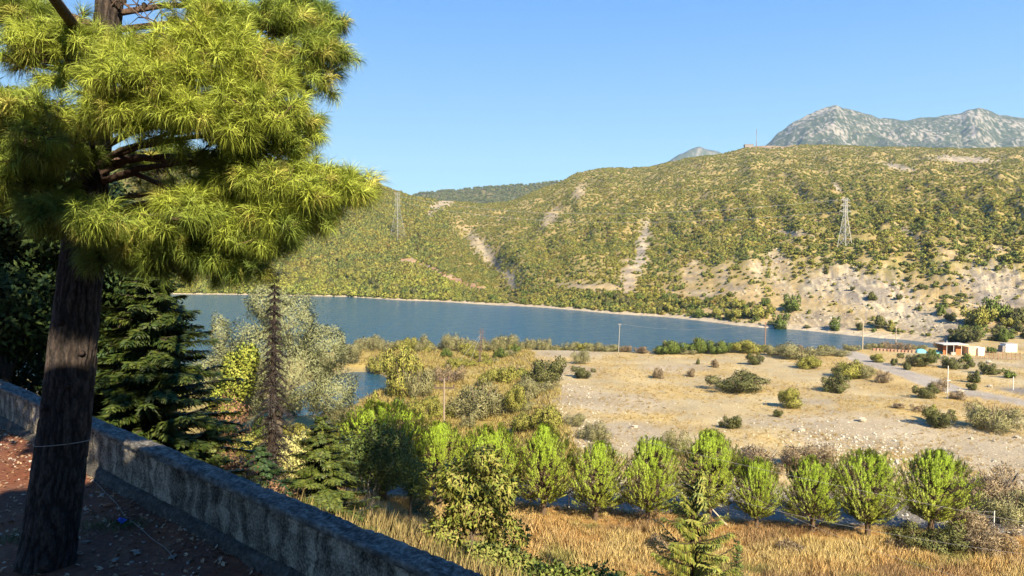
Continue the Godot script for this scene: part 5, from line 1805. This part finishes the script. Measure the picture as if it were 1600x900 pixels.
	pylon("faint grey lattice pylon with wide arms on the wooded left spur of the hill", p2, h2, h2 * 0.24, 0.9, Color(0.30, 0.30, 0.29), 0.55)
	# mast and hut on the crest
	var crest := hill_spot(1179.0, curve(HILL_DEPTH, 1179.0) * 0.995)
	var o4 := thing("radio_mast", "thin red and grey radio mast on the crest of the hill", "mast", crest)
	for k in 3:
		var s := Shape.new()
		s.tube([Vector3(0, -1.5 + k * 8.5, 0), Vector3(0, 7.0 + k * 8.5, 0)], [0.55 - 0.1 * k, 0.5 - 0.1 * k], 6, Color(0.2, 0.13, 0.12) if k != 1 else Color(0.22, 0.22, 0.22))
		part("mast_section", s.mesh(mats.plain), o4)
	var hut := thing("mast_hut", "low pale hut beside the radio mast on the crest", "hut", hill_spot(1167.0, curve(HILL_DEPTH, 1167.0) * 0.99))
	var sh := Shape.new()
	sh.box(Transform3D(Basis(), Vector3(0, 1.5, 0)), Vector3(12, 4, 6), Color(0.2, 0.18, 0.165))
	part("wall", sh.mesh(mats.plain), hut)
	sh = Shape.new()
	sh.box(Transform3D(Basis(), Vector3(0, 3.75, 0)), Vector3(13, 0.5, 7), Color(0.25, 0.18, 0.15))
	part("roof", sh.mesh(mats.plain), hut)
	# cables
	var line := "thin cables strung in front of the pine row"
	var n := 0
	for e in [[1000.0, 690.0, 1700.0, 838.0, 0.2], [1060.0, 760.0, 1720.0, 886.0, 0.5], [1180.0, 780.0, 1740.0, 960.0, 0.8]]:
		cable(["topmost thin cable crossing in front of the right-hand pines", "middle thin cable crossing in front of the right-hand pines", "lowest thin cable crossing below the right-hand pines"][n], up_at(e[0], e[1], 46.0), up_at(e[2], e[3], 30.0), e[4], 0.007, line, Color(0.36, 0.33, 0.29))
		n += 1
	var tip1 := p1 + Vector3(0, h1 * 0.72, 0)
	var tip2 := p2 + Vector3(0, h2 * 0.8, 0)
	for k in 2:
		cable(["upper cable between the two pylons across the hill", "lower cable between the two pylons across the hill"][k], tip1 + Vector3(-3, 5.0 * (1 - k), 0), tip2 + Vector3(2.5, 4.0 * (1 - k), 0), 9.0, 0.06, "", Color(0.5, 0.48, 0.42))
	cable("cable running from the reddish pole to the pale pole on the shore", spot(1197, 168) + Vector3(0.3, 6.5, 0), spot(1350, 172) + Vector3(-0.3, 6.3, 0), 1.0, 0.025)
	cable("cable running from the pale pole to the thin pole on the shore", spot(1350, 172) + Vector3(0.3, 6.3, 0), spot(1402, 176) + Vector3(-0.3, 5.1, 0), 0.4, 0.025)
	cable("cable running from the leaning pole to the reddish pole on the shore", spot(967, 166) + Vector3(0.5, 6.3, 0), spot(1197, 168) + Vector3(-0.3, 6.5, 0), 1.4, 0.025)
	cable("cable running from the thin pole to the open shed", spot(1402, 176) + Vector3(0.3, 5.1, 0), spot(1480, 161) + Vector3(0, 3.4, 0), 0.4, 0.025)


# ------------------------------------------------------------------ shed, hut, fence
func slab(s: Shape, c: Vector3, size: Vector3, col: Color) -> void:
	s.box(Transform3D(Basis(), c), size, col)


func build_shed() -> void:
	var d := range_of(1500.0, 556.0)
	var at := spot(1497.0, d)
	var k := d / FOCAL   # metres per column at this range
	var o := thing("open_shed", "open-fronted shed with orange inside walls and a white end", "shed", at)
	var orange := Color(0.36, 0.12, 0.05)
	var white := Color(0.6, 0.57, 0.5)
	var w := 32.0 * k
	var h := 16.0 * k
	for e in [["back_wall", Vector3(-0.3, h * 0.5, -2.6), Vector3(w, h, 0.12), Color(0.16, 0.1, 0.07)], ["inner_wall", Vector3(w * 0.22, h * 0.42, -0.9), Vector3(w * 0.3, h * 0.84, 0.1), orange], ["inner_wall", Vector3(-w * 0.38, h * 0.4, -1.4), Vector3(w * 0.16, h * 0.8, 0.1), orange],
		["side_wall", Vector3(w * 0.5 + 6.5 * k, h * 0.42, -0.6), Vector3(13.0 * k, h * 0.84, 2.8), Color(0.62, 0.42, 0.25)], ["end_wall", Vector3(w * 0.5 + 18.0 * k, h * 0.4, 0.0), Vector3(10.0 * k, h * 0.8, 2.6), white], ["roof", Vector3(-0.4, h + 0.12, -1.2), Vector3(w + 1.0, 0.14, 3.6), Color(0.40, 0.38, 0.35)],
		["counter", Vector3(-w * 0.12, 0.3, -0.3), Vector3(w * 0.25, 0.6, 0.3), Color(0.3, 0.27, 0.24)], ["door", Vector3(w * 0.5 + 18.0 * k, h * 0.33, 1.36), Vector3(5.0 * k, h * 0.62, 0.1), Color(0.85, 0.84, 0.8)]]:
		var s := Shape.new()
		slab(s, e[1], e[2], e[3])
		part(e[0], s.mesh(mats.plain), o)
	for q in [-0.52, -0.18, 0.2, 0.5]:
		var s := Shape.new()
		s.tube([Vector3(w * q, 0, 0.4), Vector3(w * q, h + (1.0 if q < -0.5 else 0.05), 0.4)], [0.06, 0.06], 6, Color(0.5, 0.48, 0.45))
		part("post", s.mesh(mats.plain), o)
	# turquoise covered heaps
	var n := 0
	for e in [[1441.0, 552.0, 17.0, 6.5], [1468.0, 553.0, 13.0, 5.5]]:
		var dd := range_of(e[0], e[1])
		var b := thing("tarpaulin_cover", ["long turquoise tarpaulin over a low heap behind the dark thicket", "short turquoise tarpaulin heap just left of the open shed"][n], "tarpaulin", spot(e[0], dd))
		var s := Shape.new()
		var p := PackedVector3Array()
		var c := PackedColorArray()
		for j in 9:
			for i in 17:
				var u := -1.0 + i / 8.0
				var v := -1.0 + j / 4.0
				var hh := pow(maxf(0.0, 1.0 - pow(absf(u), 2.6)), 0.5) * pow(maxf(0.0, 1.0 - pow(absf(v), 2.4)), 0.5)
				p.append(Vector3(u * e[2] * 0.5 * dd / FOCAL, hh * e[3] * dd / FOCAL * (1.0 + 0.15 * fine.get_noise_2d(u * 30.0, v * 30.0)), -v * 0.9))
				c.append(Color(0.12, 0.34, 0.36))
		s.grid(p, c, 17, 9)
		part("sheet", s.mesh(mats.plain), b)
		s = Shape.new()
		slab(s, Vector3(0, 0.12, 0), Vector3(e[2] * 0.9 * dd / FOCAL, 0.22, 1.5), Color(0.25, 0.23, 0.2))
		part("base", s.mesh(mats.plain), b)
		n += 1
	# small white hut at the right
	var hd := 168.0
	var hut := thing("white_hut", "small white hut with a dark flat roof at the right end of the shore", "hut", spot(1579.0, hd))
	for e in [["wall", Vector3(0, 0.9, 0), Vector3(2.5, 1.8, 2.0), Color(0.82, 0.81, 0.79)], ["roof", Vector3(0, 1.86, 0), Vector3(2.8, 0.12, 2.3), Color(0.3, 0.28, 0.26)], ["door", Vector3(0.5, 0.75, 1.03), Vector3(0.7, 1.5, 0.06), Color(0.55, 0.53, 0.5)], ["lean_to", Vector3(-1.55, 0.7, 0), Vector3(0.6, 1.4, 1.6), Color(0.2, 0.18, 0.16)]]:
		var s := Shape.new()
		slab(s, e[1], e[2], e[3])
		part(e[0], s.mesh(mats.plain), hut)
	# mesh fence from the shed to the right
	var f := thing("mesh_fence", "rusty mesh fence running right from the open shed", "fence")
	var last := Vector3.ZERO
	for i in 11:
		var a := 1528.0 + 7.0 * i
		var p := spot(a, range_of(a, 561.0 + 0.3 * i))
		var s := Shape.new()
		s.tube([p - Vector3(0, 0.2, 0), p + Vector3(0, 1.6, 0)], [0.045, 0.045], 6, Color(0.3, 0.17, 0.12))
		part("post", s.mesh(mats.plain), f)
		if i > 0:
			s = Shape.new()
			for j in 6:
				var hh := Vector3(0, 0.15 + 0.27 * j, 0)
				strut(s, last + hh, p + hh, 0.012, Color(0.33, 0.2, 0.14))
			for j in 6:
				var q := last.lerp(p, (j + 0.5) / 6.0)
				strut(s, q + Vector3(0, 0.1, 0), q + Vector3(0, 1.55, 0), 0.012, Color(0.33, 0.2, 0.14))
			part("mesh_panel", s.mesh(mats.metal), f)
		last = p
	# low reddish bank wall along the shore, left of the shed
	var lw := thing("low_wall", "low reddish masonry wall along the shore left of the shed", "wall")
	for i in 12:
		var a := 1366.0 + 5.6 * i
		var p := spot(a + 2.8, 168.5 - 0.3 * i)
		var s := Shape.new()
		s.box(Transform3D(Basis(), p + Vector3(0, 0.15, 0)), Vector3(0.79, 0.7 + 0.05 * (i % 3), 0.4), Color(0.42, 0.25, 0.19).lerp(Color(0.46, 0.36, 0.28), 0.2 * (i % 4)))
		part("block", s.mesh(mats.rock), lw)


# ------------------------------------------------------------------ small things in the yard
func build_yard_things() -> void:
	var r := RandomNumberGenerator.new()
	r.seed = 601
	# fallen leaves and pebbles
	var lf := Shape.new()
	for i in 2:
		var e := Vector3(1, 0, 0) if i == 0 else Vector3(0.9, 0.2, 0.3)
		lf.leaf(Vector3(-0.5, 0.05 * i, 0), e, Vector3(0, 0.15, 1).normalized(), 1.0, 0.5, Vector3.UP, Color.WHITE)
	var leaf_mesh := lf.mesh(mats.leaf)
	var pebble := stone_shape(9).mesh(mats.plain)
	var places := []
	var tints := PackedColorArray()
	var stones := []
	var grey := PackedColorArray()
	for i in 5200:
		var a := r.randf_range(-7.0, 6.0)
		var w := -5.0 * pow(r.randf(), 1.6) - 0.08
		var at := wall_point(a, w, 0)
		at.y = YARD + 0.035 * fbm.get_noise_2d(at.x * 20.0, -at.z * 20.0) + 0.02 * fine.get_noise_2d(at.x * 20.0, -at.z * 20.0) + 0.05 * smoothstep(-0.5, 0.0, w)
		if i % 6 == 0:
			var size := 0.008 + 0.035 * pow(r.randf(), 4.0)
			stones.append(Transform3D(Basis.from_euler(Vector3(r.randf(), r.randf() * TAU, 0)).scaled_local(Vector3.ONE * size), at))
			grey.append(Color(0.34, 0.30, 0.26) * r.randf_range(0.6, 1.3))
		else:
			var size := r.randf_range(0.025, 0.07)
			places.append(Transform3D(Basis.from_euler(Vector3(r.randf_range(-0.5, 0.5), r.randf() * TAU, r.randf_range(-0.5, 0.5))).scaled_local(Vector3.ONE * size), at + Vector3(0, 0.012, 0)))
			tints.append([Color(0.25, 0.13, 0.07), Color(0.34, 0.20, 0.11), Color(0.16, 0.09, 0.06), Color(0.42, 0.31, 0.2)][r.randi() % 4])
	tag(scatter("fallen_leaves", leaf_mesh, places, tints, self), "brown fallen leaves littering the yard along the wall", "leaves", "", "stuff")
	tag(scatter("pebbles", pebble, stones, grey, self), "grey pebbles scattered on the red yard soil", "pebbles", "", "stuff")
	# a few larger stones
	var n := 0
	for e in [[338.0, 884.0, 0.065, "pale oblong stone near the wall at the bottom of the yard"], [260.0, 880.0, 0.05, "flat grey stone left of the pale oblong one in the yard"], [205.0, 872.0, 0.05, "greyish stone on the soil right of the pine's foot"], [352.0, 862.0, 0.035, "small light stone close to the wall's footing"], [124.0, 855.0, 0.04, "small stone beside the pine's trunk"], [170.0, 884.0, 0.045, "stone at the bottom edge, right of the pine's trunk"]]:
		var d: float = 3.0 * FOCAL / (e[1] - 400.0)
		var o := part("stone", stone_shape(60 + n, 0.5, Color(0.34, 0.31, 0.27)).mesh(mats.rock), self)
		o.position = Vector3((e[0] - 800.0) / FOCAL * d, YARD + 0.012, -d)
		o.scale = Vector3(1.4, 1, 1) * e[2]
		o.rotation.y = n
		for i in 1:
			tag(o, e[3], "stone")
		n += 1
	# grass tufts on the soil
	for e in [[150.0, 830.0, "tuft of green grass right of the pine's trunk"], [10.0, 852.0, "tuft of green grass left of the pine's trunk"], [215.0, 826.0, "thin tuft of grass beside the blue scrap"]]:
		var d: float = 3.0 * FOCAL / (e[1] - 400.0)
		var s := Shape.new()
		for i in 220:
			var q := Vector3(r.randfn(0, 0.22), 0, r.randfn(0, 0.10))
			var dir := (Vector3.UP + unit(r) * 0.8).normalized()
			s.leaf(q, dir, dir.cross(unit(r)).normalized(), r.randf_range(0.04, 0.10), 0.006, (Vector3.UP + unit(r) * 0.5).normalized(), Color(0.06, 0.12, 0.03) * r.randf_range(0.7, 1.3))
		var o := part("grass_tuft", s.mesh(mats.leaf), self)
		o.position = Vector3((e[0] - 800.0) / FOCAL * d, YARD, -d)
		tag(o, e[2], "grass tuft", "", "stuff")
	# string round the trunk and along the ground
	var girth := [0.0, 0.272, 0.25, 0.25, 0.9, 0.238, 1.8, 0.222]
	var pts := []
	var rr := []
	for i in 41:
		var th := TAU * i / 40.0
		var h := 1.2 + 0.03 * sin(th + 0.6)
		pts.append(trunk_at(h) + Vector3(cos(th), 0, sin(th)) * (curve(girth, 1.2) + 0.004))
		rr.append(0.004)
	var s3 := Shape.new()
	s3.tube(pts, rr, 6, Color(0.22, 0.2, 0.18))
	tag(part("string", s3.mesh(mats.plain), self), "pale string tied once round the pine trunk", "string")
	pts = []
	rr = []
	for i in 40:
		var t := i / 39.0
		var a := lerpf(128.0, 262.0, t) + 4.0 * sin(t * 9.0)
		var row := lerpf(752.0, 886.0, t)
		var d := 3.0 * FOCAL / (row - 400.0)
		pts.append(Vector3((a - 800.0) / FOCAL * d, YARD + 0.035 + 0.012 * sin(t * 23.0), -d))
		rr.append(0.004)
	s3 = Shape.new()
	s3.tube(pts, rr, 5, Color(0.22, 0.19, 0.16))
	tag(part("string", s3.mesh(mats.plain), self), "loose string lying across the soil beside the pine", "string")
	# scrap of blue plastic and a pale chip
	var sc := Shape.new()
	var p := PackedVector3Array()
	var c := PackedColorArray()
	for j in 6:
		for i in 6:
			p.append(Vector3(-0.06 + 0.024 * i, 0.035 + 0.03 * fine.get_noise_2d(i * 7.0, j * 7.0) + 0.02 * sin(i * 1.4), 0.05 - 0.02 * j))
			c.append(Color(0.06, 0.10, 0.45))
	sc.grid(p, c, 6, 6)
	var bd := 3.0 * FOCAL / (823.0 - 400.0)
	var blue := part("plastic_scrap", sc.mesh(mats.metal), self)
	blue.position = Vector3((183.0 - 800.0) / FOCAL * bd, YARD, -bd)
	tag(blue, "crumpled scrap of blue plastic on the yard soil", "scrap")
	var chip := part("clay_shard", stone_shape(77, 0.3, Color(0.42, 0.2, 0.12)).mesh(mats.rock), self)
	var cd := 3.0 * FOCAL / (797.0 - 400.0)
	chip.position = Vector3((161.0 - 800.0) / FOCAL * cd, YARD + 0.03, -cd)
	chip.scale = Vector3(0.08, 0.06, 0.05)
	chip.rotation = Vector3(0.2, 0.5, 0.1)
	tag(chip, "reddish clay shard on the soil between the pine and the wall", "shard")
